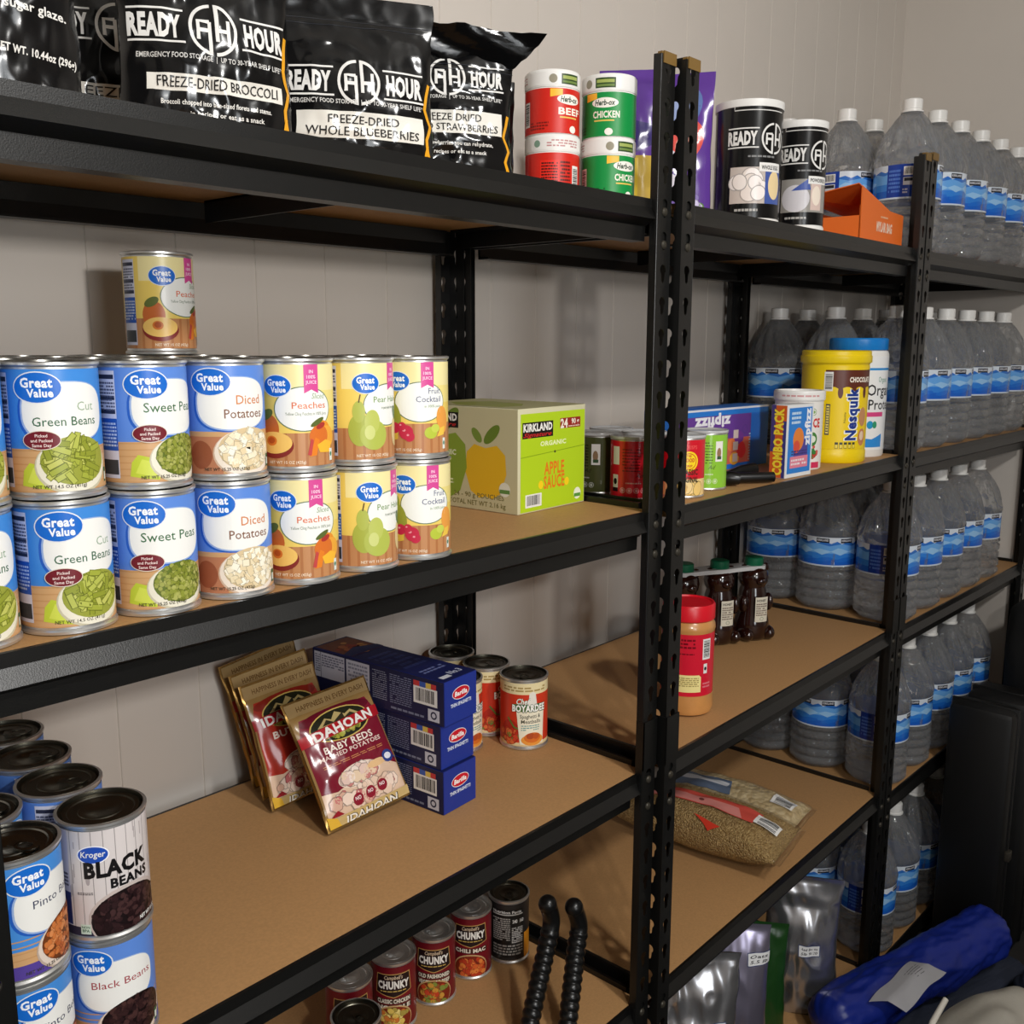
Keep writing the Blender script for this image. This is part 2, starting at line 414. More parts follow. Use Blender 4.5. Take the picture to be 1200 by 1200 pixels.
def gv_veg(kind):
    def f(a, r, h, y0, y1):
        X = pi*r
        base = {'beans': (64, 136, 214)}.get(kind, BLUE) if kind != 'pinto' else (70, 140, 216)
        a.rect(-X, y0, X, y1, base)
        split = {'potatoes': 0.049, 'pinto': 0.034, 'black': 0.034}.get(kind, 0.045)
        a.rect(-X, y0, X, split, WOOD); 
        for k in range(7): a.rect(-X, y0+k*0.006, X, y0+k*0.006+0.0012, (196, 148, 98), 1 if k == 0 else 0)
        if kind == 'potatoes': a.rect(-X, y0, -0.012, 0.044, (182, 120, 88)); a.ell(-0.034, 0.026, 0.012, 0.014, (150, 84, 58))
        if kind in ('pinto', 'black'): a.rect(-X, y0, X, 0.020, (86, 66, 150) if kind == 'pinto' else (70, 84, 170))
        side_panel(a, -0.074, -0.050, y0, y1)
        # white blob with a printed dark blue outline
        pts = []
        for i in range(44):
            t = 2*pi*i/44; e = 2.6
            pts.append((0.0375*abs(cos(t))**(2/e)*(1 if cos(t) > 0 else -1), 0.0255*abs(sin(t))**(2/e)*(1 if sin(t) > 0 else -1)))
        cx, cy = 0.002, 0.0765
        if kind in ('pinto', 'black'): cy = 0.071
        a.poly([(cx-0.0022+x*1.05, cy-0.001+y*1.07) for x, y in pts], DBLUE)
        a.poly([(cx-0.0006+x*1.03, cy-0.0002+y*1.045) for x, y in pts], (150, 176, 220))
        a.poly([(cx+x, cy+y) for x, y in pts], WHITE)
        if kind in ('beans', 'peas'): napkin(a, -0.026, 0.022)
        bx, by = 0.016, 0.030
        if kind == 'beans':
            bx, by = 0.006, 0.033; a.ell(bx, by-0.004, 0.034, 0.025, (198, 190, 162)); a.ell(bx, by-0.003, 0.0325, 0.0235, (232, 226, 206)); a.ell(bx+0.001, by+0.001, 0.030, 0.0215, (150, 156, 60))
            for L in range(4):
                for _ in range(13):
                    u, v_ = a.rnd.uniform(-1, 1), a.rnd.uniform(-0.9, 1.0)
                    if u*u+v_*v_ > 1: u *= 0.6; v_ *= 0.6
                    x, y = bx+u*0.025, by+0.002+v_*0.018; t = a.rnd.choice((a.rnd.uniform(0.2, 0.9), a.rnd.uniform(1.2, 2.2), a.rnd.uniform(2.6, 3.3))); L2 = a.rnd.uniform(0.005, 0.0085); q = 0.0022
                    c, d = cos(t)*L2, sin(t)*L2; n1, n2 = -sin(t)*q, cos(t)*q; cc = a.rnd.choice(((160, 168, 62), (178, 184, 84), (142, 150, 50), (190, 192, 96)))
                    a.poly([(x-c*1.06-n1*1.3, y-d*1.06-n2*1.3), (x+c*1.06-n1*1.3, y+d*1.06-n2*1.3), (x+c*1.06+n1*1.3, y+d*1.06+n2*1.3), (x-c*1.06+n1*1.3, y-d*1.06+n2*1.3)], (104, 112, 34), 0.25)
                    a.poly([(x-c-n1, y-d-n2), (x+c-n1, y+d-n2), (x+c+n1, y+d+n2), (x-c+n1, y-d+n2)], cc, 0.25)
        elif kind == 'peas':
            bx, by = 0.011, 0.030; a.ell(bx, by-0.003, 0.0335, 0.023, (200, 192, 166)); a.ell(bx, by-0.002, 0.032, 0.0218, (230, 224, 204)); a.ell(bx+0.001, by+0.001, 0.0285, 0.0198, (96, 112, 36))
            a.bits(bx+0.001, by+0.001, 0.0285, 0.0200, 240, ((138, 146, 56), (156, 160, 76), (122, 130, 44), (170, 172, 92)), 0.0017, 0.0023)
        elif kind == 'potatoes':
            bx, by = 0.014, 0.030; a.ell(bx, by-0.003, 0.0355, 0.0245, (206, 176, 152)); a.ell(bx, by-0.002, 0.034, 0.0235, (236, 222, 206)); a.ell(bx+0.001, by+0.001, 0.031, 0.0215, (214, 190, 148))
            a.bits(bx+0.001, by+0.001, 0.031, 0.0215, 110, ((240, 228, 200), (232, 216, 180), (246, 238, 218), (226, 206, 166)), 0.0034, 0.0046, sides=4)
        else:
            c1 = ((206, 120, 62), (190, 100, 48), (220, 140, 84)) if kind == 'pinto' else ((52, 30, 30), (40, 22, 24), (70, 44, 42))
            bx, by = 0.016, 0.030; a.ell(bx, by-0.003, 0.0365, 0.026, (188, 168, 152)); a.ell(bx, by-0.002, 0.035, 0.025, (222, 206, 192)); a.ell(bx+0.001, by+0.001, 0.0325, 0.0232, tuple(int(k*0.6) for k in c1[1]))
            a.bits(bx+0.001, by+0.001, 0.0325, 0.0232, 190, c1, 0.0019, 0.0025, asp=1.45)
        logo_gv(a, -0.0215, 0.0975, 0.0195, 0.0128)
        if kind == 'beans':
            a.text('Cut', 0.027, 0.077, 0.0078, (150, 172, 146), al='r'); a.text('Green Beans', 0.029, 0.0645, 0.0078, (52, 98, 70), w=0.056, al='r', bold=0.004)
        elif kind == 'peas': a.text('Sweet Peas', 0.033, 0.072, 0.0088, (56, 104, 66), w=0.058, al='r', bold=0.004)
        elif kind == 'potatoes':
            a.text('Diced', 0.031, 0.0755, 0.0090, (206, 128, 78), al='r', w=0.028, bold=0.006); a.text('Potatoes', 0.033, 0.0620, 0.0090, (126, 84, 62), w=0.042, al='r', bold=0.006)
        elif kind == 'pinto': a.text('Pinto Beans', 0.036, 0.070, 0.0075, (52, 58, 86), w=0.056, al='r')
        elif kind == 'black': a.text('Black Beans', 0.036, 0.070, 0.0075, (160, 44, 58), w=0.058, al='r')
        if kind in ('beans', 'peas'):
            a.ell(-0.0205, 0.0525, 0.0155, 0.0085, (226, 214, 200)); a.ell(-0.0205, 0.0525, 0.0148, 0.0078, (112, 26, 38))
            for s_, q in (('Picked', 0.0037), ('and Packed', -0.0005), ('Same Day', -0.0047)): a.text(s_, -0.0205, 0.0515+q, 0.0026, (236, 214, 208), al='c', bold=0.02)
        a.text('NET WT 15.25 OZ (432g)' if kind != 'beans' else 'NET WT 14.5 OZ (411g)', -0.03, y0+0.0035, 0.003, (66, 60, 50), w=0.044, bold=0.01)
        a.rect(0.040, y0+0.004, 0.045, y0+0.017, (44, 96, 62)); a.rect(0.0408, y0+0.006, 0.0442, y0+0.013, (226, 232, 222))
    return f
def gv_fruit(kind):
    def f(a, r, h, y0, y1):
        X = pi*r
        a.rect(-X, y0, X, y1, (236, 206, 104)); a.rect(-0.05, 0.085, 0.06, y1, (240, 226, 164)); a.rect(-0.02, 0.066, 0.06, 0.086, (236, 218, 134))
        a.rect(-X, y0, X, 0.042, (190, 134, 88))
        for k in range(12):
            x = -0.06+k*0.011; a.rect(x, y0, x+0.003, 0.042, (174, 114, 70), 1 if k == 0 else 0)
        side_panel(a, -0.078, -0.056, y0, y1)
        cx, cy = 0.006, 0.067
        pts = [(0.031*cos(2*pi*i/40), 0.0225*sin(2*pi*i/40)) for i in range(40)]
        a.poly([(cx+x*1.035, cy+y*1.05) for x, y in pts], (96, 120, 90)); a.poly([(cx+x, cy+y) for x, y in pts], (240, 240, 234))
        # pink flag
        a.poly([(0.006, y1), (0.022, y1), (0.022, 0.083), (0.014, 0.087), (0.006, 0.083)], (212, 76, 148))
        for s_, q in (('IN', 0.104), ('100%', 0.0985), ('JUICE', 0.093)): a.text(s_, 0.014, q, 0.0034, (250, 220, 236), al='c', bold=0.015)
        if kind == 'peaches':
            a.ell(-0.034, 0.046, 0.013, 0.016, (196, 104, 50)); a.ell(-0.036, 0.061, 0.009, 0.005, (98, 110, 54), 0.5)
            a.ell(-0.027, 0.029, 0.021, 0.0135, (132, 44, 40)); a.ell(-0.0275, 0.032, 0.020, 0.0115, (240, 196, 106)); a.ell(-0.030, 0.034, 0.0062, 0.0052, (214, 120, 48)); a.ell(-0.030, 0.0345, 0.004, 0.0034, (178, 84, 36))
            for x, y, c, rt in ((0.026, 0.043, (232, 146, 46), 0.3), (0.033, 0.037, (238, 168, 60), -0.2), (0.022, 0.038, (214, 112, 44), 0.9)): a.ell(x, y, 0.012, 0.0115, c, rt)
            a.ell(0.024, 0.049, 0.006, 0.003, (170, 54, 48), 0.4); a.ell(0.02, 0.053, 0.009, 0.0028, (92, 104, 50), 0.5)
            a.poly([(0.010, 0.017), (0.017, 0.037), (0.022, 0.034), (0.018, 0.018)], (226, 128, 40)); a.poly([(0.022, 0.021), (0.037, 0.020), (0.040, 0.031), (0.030, 0.034), (0.019, 0.029)], (246, 184, 56)); a.poly([(0.008, 0.019), (0.012, 0.036), (0.015, 0.034), (0.012, 0.018)], (190, 70, 66))
            a.text('Sliced', 0.030, 0.0775, 0.0058, (134, 160, 118), al='r', w=0.016, shear=0.2); a.text('Peaches', 0.031, 0.0675, 0.0068, (218, 112, 74), w=0.038, al='r', bold=0.006); a.text('Yellow Cling Peaches in 100% Juice', 0.032, 0.0605, 0.0032, (90, 110, 80), w=0.046, al='r')
        elif kind == 'pears':
            a.ell(-0.030, 0.040, 0.013, 0.018, (168, 176, 72)); a.ell(-0.031, 0.060, 0.007, 0.012, (176, 184, 84)); a.line([(-0.031, 0.070), (-0.029, 0.079)], 0.0014, (96, 76, 46))
            a.ell(-0.014, 0.034, 0.0165, 0.0165, (176, 186, 82)); a.ell(-0.016, 0.049, 0.009, 0.013, (186, 194, 96)); a.ell(-0.019, 0.037, 0.006, 0.008, (204, 210, 128))
            a.ell(0.024, 0.036, 0.010, 0.017, (222, 206, 150)); a.ell(0.023, 0.057, 0.005, 0.009, (80, 110, 60), 0.5)
            a.text('Pear Halves', 0.032, 0.070, 0.0066, (112, 148, 86), w=0.046, al='r', bold=0.005); a.text('in pear juice from concentrate', 0.030, 0.0625, 0.0032, (90, 110, 80), w=0.034, al='r')
        else:
            a.ell(-0.030, 0.048, 0.012, 0.020, (148, 154, 58), 0.1); a.ell(-0.033, 0.068, 0.006, 0.011, (150, 160, 66)); a.line([(-0.034, 0.076), (-0.033, 0.085)], 0.0012, (96, 76, 46))
            a.poly([(-0.040, 0.020), (-0.022, 0.024), (-0.022, 0.032), (-0.038, 0.034)], (224, 190, 70))
            for x, y, q in ((-0.026, 0.037, 0.0065), (-0.012, 0.032, 0.0085), (-0.017, 0.039, 0.005), (-0.008, 0.027, 0.006)): a.ell(x, y, q, q, (196, 44, 72)); a.ell(x-q*0.3, y+q*0.3, q*0.25, q*0.2, (232, 150, 160))
            a.ell(0.036, 0.046, 0.010, 0.016, (232, 158, 70), 0.2); a.ell(0.018, 0.031, 0.0085, 0.007, (182, 196, 66)); a.ell(0.024, 0.036, 0.006, 0.005, (196, 206, 84)); a.poly([(0.026, 0.026), (0.038, 0.028), (0.040, 0.038), (0.031, 0.036)], (238, 196, 76))
            a.text('Fruit', 0.031, 0.0765, 0.0068, (88, 96, 130), al='r', w=0.016); a.text('Cocktail', 0.032, 0.067, 0.0068, (88, 96, 130), w=0.032, al='r', bold=0.004); a.text('in 100% juice', 0.032, 0.0605, 0.0032, (120, 150, 100), w=0.022, al='r')
        logo_gv(a, -0.0225, 0.091, 0.0150, 0.0108)
        a.text('NET WT 15 OZ (425g)', -0.034, y0+0.003, 0.003, (240, 224, 200), w=0.040, bold=0.01)
        a.rect(0.036, y0+0.004, 0.041, y0+0.017, (226, 232, 222)); a.ell(0.0385, y0+0.011, 0.0016, 0.0025, (44, 120, 82))
    return f
def kroger(a, r, h, y0, y1):
    X = pi*r
    a.rect(-X, y0, X, y1, (214, 206, 204))
    for k in range(24):
        x = -X+2*X*k/24; a.rect(x, y0, x+0.0007, y1, (150, 142, 142), 1 if k == 0 else 0)
    for k in range(16):
        x = a.rnd.uniform(-0.05, 0.05); y = a.rnd.uniform(0.04, y1-0.01); a.rect(x, y, x+0.0012, y+a.rnd.uniform(0.006, 0.016), (176, 166, 166), 0.1)
    a.ell(-0.025, 0.083, 0.003, 0.0012, (130, 120, 122)); a.ell(-0.026, 0.064, 0.002, 0.005, (170, 160, 160))
    a.rect(-X, y0, -0.045, y1, (196, 192, 208)); a.rect(-X, y0+0.01, -0.045, 0.05, (44, 52, 110)); a.greek(-0.06, 0.055, -0.047, 0.07, 4, (60, 60, 80))
    a.ell(-0.020, 0.0895, 0.0148, 0.0092, (244, 244, 248)); a.ell(-0.020, 0.0895, 0.0136, 0.0082, (32, 78, 178)); a.text('Kroger', -0.020, 0.0873, 0.0060, WHITE, w=0.0225, al='c', bold=0.012, shear=0.1)
    a.text('BLACK', -0.029, 0.0668, 0.0150, (18, 16, 18), w=0.062, bold=0.05)
    a.text('BEANS', 0.034, 0.0535, 0.0092, (18, 16, 18), w=0.040, al='r', bold=0.045)
    a.greek(-0.037, 0.049, -0.022, 0.052, 2, (70, 66, 70))
    a.rect(-X, y0, X, 0.016, (48, 40, 60)); a.ell(0.012, 0.022, 0.040, 0.031, (196, 182, 176)); a.ell(0.012, 0.021, 0.0375, 0.0285, (24, 14, 16))
    a.bits(0.012, 0.021, 0.0375, 0.0285, 230, ((46, 26, 28), (34, 18, 20), (66, 42, 42)), 0.0020, 0.0027, asp=1.4)
    a.rect(-0.036, 0.009, -0.026, 0.019, (206, 222, 206)); a.text('NON', -0.031, 0.0150, 0.0024, (60, 100, 70), al='c', bold=0.02); a.text('BPA', -0.031, 0.0112, 0.0028, (60, 100, 70), al='c', bold=0.02)
    a.text('NET WT 15 OZ', 0.020, 0.0105, 0.0036, WHITE, w=0.026, bold=0.03, rot=0.0)
def boyardee(a, r, h, y0, y1):
    X = pi*r
    a.rect(-X, y0, X, y1, (206, 58, 34)); a.rect(-X, h-0.026, X, y1, (232, 216, 168)); a.rect(-X, y0, X, y0+0.006, (228, 206, 156))
    a.greek(-0.04, h-0.022, 0.04, h-0.012, 2, (170, 146, 90))
    a.ell(-0.026, 0.030, 0.018, 0.022, (176, 44, 30)); a.bits(-0.030, 0.024, 0.020, 0.016, 40, ((206, 70, 44), (188, 46, 32), (222, 110, 60), (120, 140, 60)), 0.003, 0.005)
    a.line([(-0.03, 0.056), (-0.018, 0.040), (-0.006, 0.036)], 0.003, (96, 118, 50))
    a.poly([(-0.014, 0.068), (0.036, 0.068), (0.034, 0.010), (-0.008, 0.010)], (238, 230, 206))
    a.rect(-0.020, 0.068, 0.038, 0.080, (78, 112, 52)); a.rect(-0.018, 0.077, 0.03, 0.081, (52, 120, 70))
    a.poly([(0.006, 0.078), (0.022, 0.078), (0.019, 0.100), (0.014, 0.103), (0.008, 0.100)], (232, 226, 214))
    a.text('Chef', -0.014, 0.0815, 0.0095, (46, 110, 60), w=0.024, bold=0.06, shear=0.3); a.text('Chef', -0.014, 0.0815, 0.0095, (246, 244, 236), w=0.024, bold=0.02, shear=0.3)
    a.text('BOYARDEE', -0.022, 0.0680, 0.0118, (30, 74, 42), w=0.060, bold=0.09); a.text('BOYARDEE', -0.0215, 0.0685, 0.0112, (248, 246, 238), w=0.059, bold=0.045)
    a.text('Spaghetti &', 0.010, 0.0565, 0.0066, (58, 62, 46), w=0.036, al='c', bold=0.01); a.text('Meatballs', 0.011, 0.0475, 0.0066, (58, 62, 46), w=0.034, al='c', bold=0.01)
    a.greek(-0.006, 0.034, 0.026, 0.045, 3, (84, 150, 150), t=0.45)
    a.ell(0.014, 0.018, 0.020, 0.010, (232, 150, 60)); a.ell(0.014, 0.022, 0.015, 0.009, (214, 110, 40)); a.ell(0.010, 0.025, 0.007, 0.0055, (176, 74, 34)); a.ell(0.020, 0.024, 0.006, 0.005, (190, 84, 40))
def campbell(kind):
    def f(a, r, h, y0, y1):
        X = pi*r; a.rect(-X, y0, X, y1, (112, 18, 30))
        if kind == 'back':
            a.rect(-X, y0, X, y1, (40, 38, 38)); a.rect(-0.035, 0.012, 0.026, h-0.016, (24, 24, 24)); a.rect(-0.034, h-0.027, 0.024, h-0.025, (190, 188, 184))
            a.text('Nutrition Facts', -0.033, h-0.0235, 0.0050, (210, 208, 204), w=0.054, bold=0.03); a.greek(-0.033, 0.045, 0.0, h-0.032, 11, (170, 168, 164)); a.greek(0.003, 0.04, 0.024, h-0.05, 9, (190, 188, 184)); a.greek(-0.033, 0.016, 0.024, 0.038, 4, (160, 158, 154)); a.text('240  160', 0.004, h-0.042, 0.0065, (220, 218, 214), w=0.022, bold=0.03); a.rect(0.028, y0, 0.05, 0.055, (226, 150, 40)); return
        a.poly([(-0.031, h-0.052), (-0.028, h-0.018), (0.028, h-0.018), (0.031, h-0.052), (0, h-0.060)], (190, 148, 86)); a.poly([(-0.0295, h-0.051), (-0.0268, h-0.0195), (0.0268, h-0.0195), (0.0295, h-0.051), (0, h-0.0585)], (34, 20, 22))
        a.text("Campbell's", 0, h-0.0275, 0.0065, (214, 190, 160), w=0.030, al='c', bold=0.015, shear=0.25)
        a.text('CHUNKY', 0, h-0.0435, 0.0125, (236, 232, 224), w=0.052, al='c', bold=0.05); a.greek(-0.022, h-0.050, 0.022, h-0.047, 1, (200, 170, 90))
        nm = {'mac': ('CHILI MAC',), 'veg': ('OLD FASHIONED', 'VEGETABLE BEEF'), 'noodle': ('CLASSIC CHICKEN', 'NOODLE')}[kind]
        for i, s_ in enumerate(nm):
            a.rect(-0.031, h-0.071-i*0.011, 0.031, h-0.0615-i*0.011, (60, 46, 36) if kind != 'mac' else (70, 40, 34)); a.text(s_, 0, h-0.0695-i*0.011, 0.0068, (232, 222, 204), w=0.056, al='c', bold=0.04)
        a.ell(0, 0.022, 0.031, 0.026, (196, 160, 110)); a.ell(0, 0.021, 0.0295, 0.0245, (126, 40, 22))
        cs = {'mac': ((214, 98, 46), (188, 62, 34), (228, 130, 60)), 'veg': ((206, 150, 60), (150, 84, 40), (196, 66, 36), (130, 140, 60)), 'noodle': ((226, 196, 96), (236, 214, 130), (206, 120, 50), (170, 150, 70))}[kind]
        a.bits(0, 0.021, 0.029, 0.024, 60, cs, 0.003, 0.0048, asp=1.2, sides=7)
    return f

# ------------------------------------------------------------------ room shell
bm = bmesh.new()                                   # back wall: panels with narrow grooves every 0.13 m
prof = []; x = -2.6
while x < RWALL+0.1:
    prof += [(x, 0), (x+0.1262, 0), (x+0.1272, 0.0022), (x+0.1290, 0.0022)]; x += 0.13
prof = [(px, WALL+py) for px, py in prof if px <= RWALL+0.05]
for (xa, ya), (xb, yb) in zip(prof[:-1], prof[1:]):
    bm.faces.new([bm.verts.new(c) for c in ((xa, ya, FLOOR), (xb, yb, FLOOR), (xb, yb, 2.75), (xa, ya, 2.75))])
box(bm, -2.6, RWALL+0.05, WALL+0.004, WALL+0.05, FLOOR, 2.75)
struct('wall_back', bm, M['wall'], 'white panelled wall behind the shelves with thin vertical seams')
bm = bmesh.new(); box(bm, RWALL, RWALL+0.05, -3.0, WALL, FLOOR, 2.75)
struct('wall_right', bm, M['wall'], 'shaded white side wall at the end of the shelves')
bm = bmesh.new(); box(bm, -2.6, RWALL+0.05, -3.0, WALL+0.05, FLOOR-0.05, FLOOR)
struct('floor', bm, M['floor'], 'dark floor in front of the shelves')

bm = bmesh.new(); box(bm, -2.65, RWALL+0.05, -3.05, WALL+0.05, 2.75, 2.80)
struct('ceiling', bm, mat('white_ceiling', (225, 222, 216), 0.8), 'plain white ceiling above the shelves')
bm = bmesh.new(); box(bm, -2.65, -2.6, -3.0, WALL, FLOOR, 2.75); struct('wall_left', bm, M['wall'], 'white wall at the near end of the shelves')
bm = bmesh.new(); box(bm, -2.65, RWALL+0.05, -3.05, -3.0, FLOOR, 2.75); struct('wall_front', bm, M['wall'], 'white wall facing the shelves')

# ------------------------------------------------------------------ shelving units
PITCH_H = 0.0462
def keyhole(cx, cz):
    p = []; R, w = 0.0074, 0.0034
    for i in range(13):
        a = -0.9+(pi+1.8)*i/12; p.append((cx+R*cos(a), cz+R*sin(a)))
    return p+[(cx-w, cz-0.0165), (cx, cz-0.0195), (cx+w, cz-0.0165)]
def hole_panel(bm, width, z0, z1, cx, fn):
    t = bmesh.new(); E = []
    def loop(pts):
        vs = [t.verts.new((a, b, 0)) for a, b in pts]
        for i in range(len(vs)): E.append(t.edges.new((vs[i], vs[(i+1) % len(vs)])))
    n = int((z1-z0)/PITCH_H); 
    for k in range(n):
        a = z1-(k+1)*PITCH_H; b = z1-k*PITCH_H if k else z1
        E = []; t2 = bmesh.new()
        out = [(0, a), (width, a), (width, b), (0, b)]; vs = [t2.verts.new((q[0], q[1], 0)) for q in out]
        es = [t2.edges.new((vs[i], vs[(i+1) % 4])) for i in range(4)]
        kv = [t2.verts.new((q[0], q[1], 0)) for q in keyhole(cx, b-0.019)]
        es += [t2.edges.new((kv[i], kv[(i+1) % len(kv)])) for i in range(len(kv))]
        bmesh.ops.triangle_fill(t2, use_beauty=True, edges=es)
        mp = {v_: bm.verts.new(fn(v_.co.x, v_.co.y)) for v_ in t2.verts}
        for f in t2.faces: bm.faces.new([mp[v_] for v_ in f.verts])
        t2.free()
    t.free()
    if z1-n*PITCH_H > z0+0.001:
        bm.faces.new([bm.verts.new(fn(a, b)) for a, b in ((0, z0), (width, z0), (width, z1-n*PITCH_H), (0, z1-n*PITCH_H))])
PW, PD, PL = 0.034, 0.036, 0.013
_post = {}
def post_mesh(sx, sy, ztop):
    """sx=+1: outer side toward -x ; sy=+1: front post"""
    k = (sx, sy)
    if k in _post: return _post[k]
    bm = bmesh.new(); X = lambda q: q if sx > 0 else PW-q
    hole_panel(bm, PW, FLOOR, ztop, PW*0.5, lambda a, b: (X(a), 0, b))
    hole_panel(bm, PD, FLOOR, ztop, PD*0.5, lambda a, b: (X(0), sy*a, b))
    bm.faces.new([bm.verts.new(q) for q in ((X(PW), 0, FLOOR), (X(PW), sy*PL, FLOOR), (X(PW), sy*PL, ztop), (X(PW), 0, ztop))])
    bmesh.ops.remove_doubles(bm, verts=bm.verts, dist=1e-5)
    bmesh.ops.recalc_face_normals(bm, faces=bm.faces)
    me = mesh('post', bm, M['steel'], False); _post[k] = me; return me
BEAM = [(0.010, 0), (0.010, -0.013), (0.0015, -0.029), (0.020, -0.038), (0.021, -0.059), (0.045, -0.059), (0.045, -0.056), (0.026, -0.055), (0.025, -0.037), (0.030, -0.0165), (0.015, -0.0165), (0.015, 0)]
UW, UD = 1.0, 0.463
def shelving(name, label, x0, y0, rz, zs, ztop, brace=True, UW=1.0):
    t = thing(name, label, 'shelving unit', (x0, y0, 0), rz)
    for sx, sy, px, py in ((1, 1, 0, 0), (-1, 1, UW-PW, 0), (1, -1, 0, UD), (-1, -1, UW-PW, UD)):
        o = link('post', post_mesh(sx, sy, ztop), t, (px, py, 0))
        md = o.modifiers.new('thickness', 'SOLIDIFY'); md.thickness = 0.0016; md.offset = 0
        bm = bmesh.new(); d0, d1 = (0, PD) if sy > 0 else (-PD, 0)
        box(bm, px-0.001, px+PW+0.001, py-0.001 if sy > 0 else py-0.006, py+0.006 if sy > 0 else py+0.001, ztop-0.001, ztop+0.002)
        if sy > 0: box(bm, px+0.003, px+PW+0.001, py-0.0022, py-0.0006, ztop-0.013, ztop+0.003)
        part('post_cap', bm, M['cap'] if sy > 0 else M['steel'], t, False)
        if sy > 0:
            bm = bmesh.new(); box(bm, px-0.0013, px+PW+0.0013, py-0.0030, py-0.001, 0.625, 0.705); box(bm, px-0.0013, px-0.0005, py-0.0030, py+(PD if sx > 0 else PL), 0.625, 0.705)
            box(bm, px+PW+0.0005, px+PW+0.0013, py-0.0030, py+(PL if sx > 0 else PD), 0.625, 0.705)
            part('post_coupler', bm, M['steel'], t, False)
    for z in zs:
        bm = bmesh.new(); box(bm, 0.0105, UW-0.0105, 0.015, UD-0.015, z-0.0155, z)
        part('shelf_board', bm, M['board'], t, False)
        bm = bmesh.new(); extrude_x(bm, [(y, z+q) for y, q in BEAM], PW+0.001, UW-PW-0.001)
        box(bm, 0.004, PW+0.002, 0.002, 0.0045, z-0.058, z); box(bm, UW-PW-0.002, UW-0.004, 0.002, 0.0045, z-0.058, z)
        for rx in (PW*0.5, UW-PW*0.5):
            for k in (0, 1):
                zz = ztop-0.020-PITCH_H*round((ztop-0.020-(z-0.008))/PITCH_H)-k*PITCH_H-0.010
                tt = bmesh.new(); bmesh.ops.create_uvsphere(tt, u_segments=12, v_segments=8, radius=0.0066)
                join(bm, tt, 1, Matrix.Translation((rx, -0.0005, zz)) @ Matrix.Diagonal((1, 0.6, 1, 1)))
        part('front_beam', bm, [M['steel'], M['rivet']], t, True, angle=25)
        bm = bmesh.new(); extrude_x(bm, [(UD-y, z+q) for y, q in BEAM], PW+0.001, UW-PW-0.001)
        part('rear_beam', bm, M['steel'], t, False)
        for sx in (0, 1):
            bm = bmesh.new(); X = (lambda q: q) if sx == 0 else (lambda q: UW-q)
            a, b = sorted((X(0.004), X(0.010))); box(bm, a, b, PD+0.001, UD-PD-0.001, z-0.045, z if z == zs[0] or (x0 < -0.5 and sx == 0) else z+0.009)
            a, b = sorted((X(0.0101), X(0.034))); box(bm, a, b, PD+0.001, UD-PD-0.001, z-0.019, z-0.0158)
            part('side_beam', bm, M['steel'], t, False)
        if brace:
            bm = bmesh.new(); box(bm, UW*0.5-0.002, UW*0.5+0.024, 0.046, UD-0.046, z-0.0185, z-0.0158); box(bm, UW*0.5-0.002, UW*0.5, 0.046, UD-0.046, z-0.045, z-0.0158)
            part('center_brace', bm, M['steel'], t, False)
    return t
ZA = [1.500, 1.040, 0.614, 0.203, -0.262]; ZB = [1.4985, 1.042, 0.627, 0.214, -0.260]; ZC = [1.497, 1.040, 0.622, 0.190, -0.278]
shelving('shelving_unit', 'black metal five-tier shelving unit nearest the camera, filled with tins and pouches', -1.020, 0.0, 0, ZA, 1.697, UW=1.020)
shelving('shelving_unit', 'middle black metal shelving unit holding jars, bears of honey and dry goods', 0.0085, -0.014, 0.0126, ZB, 1.695)
shelving('shelving_unit', 'black metal shelving unit in the corner stacked with water jugs on every tier', 1.0115, -0.003, -0.010, ZC, 1.700)
TA = [z+0.0004 for z in ZA]; TB = [z+0.0004 for z in ZB]

# ------------------------------------------------------------------ tins on the middle shelf
CR, CH = 0.0405, 0.1195
veg = {k: gv_veg(k) for k in ('beans', 'peas', 'potatoes', 'pinto', 'black')}; fru = {k: gv_fruit(k) for k in ('peaches', 'pears', 'cocktail')}
def tin(kind, label, x, y, z, off, lidm='lid', tab=True):
    art = veg.get(kind) or fru.get(kind)
    nm = {'beans': 'green_bean_can', 'peas': 'sweet_pea_can', 'potatoes': 'diced_potato_can', 'pinto': 'pinto_bean_can', 'black': 'black_bean_can', 'peaches': 'sliced_peach_can', 'pears': 'pear_can', 'cocktail': 'fruit_cocktail_can'}[kind]
    return make_can(nm, label, 'can', (x, y, z), face_cam(x, y, off), CR, CH, art, lidm, tab, group='tins on the shelves')
desc = {'beans': 'blue tin of cut green beans', 'peas': 'blue tin of sweet peas', 'potatoes': 'blue tin of diced potatoes', 'peaches': 'yellow tin of sliced peaches', 'pears': 'yellow tin of pear halves', 'cocktail': 'yellow tin of fruit cocktail'}
low = [('beans', -0.975, 0.062, 15, 'at the far left picture edge'), ('beans', -0.890, 0.058, 26, 'beside the sweet peas'), ('peas', -0.805, 0.055, 20, ''), ('potatoes', -0.720, 0.053, 10, ''), ('peaches', -0.6355, 0.050, 5, ''), ('pears', -0.551, 0.048, 45, ''), ('cocktail', -0.4665, 0.046, 8, '')]
upp = [('beans', -0.9735, 0.066, 15, 'at the far left picture edge'), ('beans', -0.8890, 0.064, 15, 'beside the sweet peas'), ('peas', -0.8035, 0.061, 35, ''), ('potatoes', -0.719, 0.058, 13, ''), ('peaches', -0.6345, 0.054, 5, ''), ('pears', -0.550, 0.052, 45, ''), ('cocktail', -0.4655, 0.050, 3, '')]
protos = {}
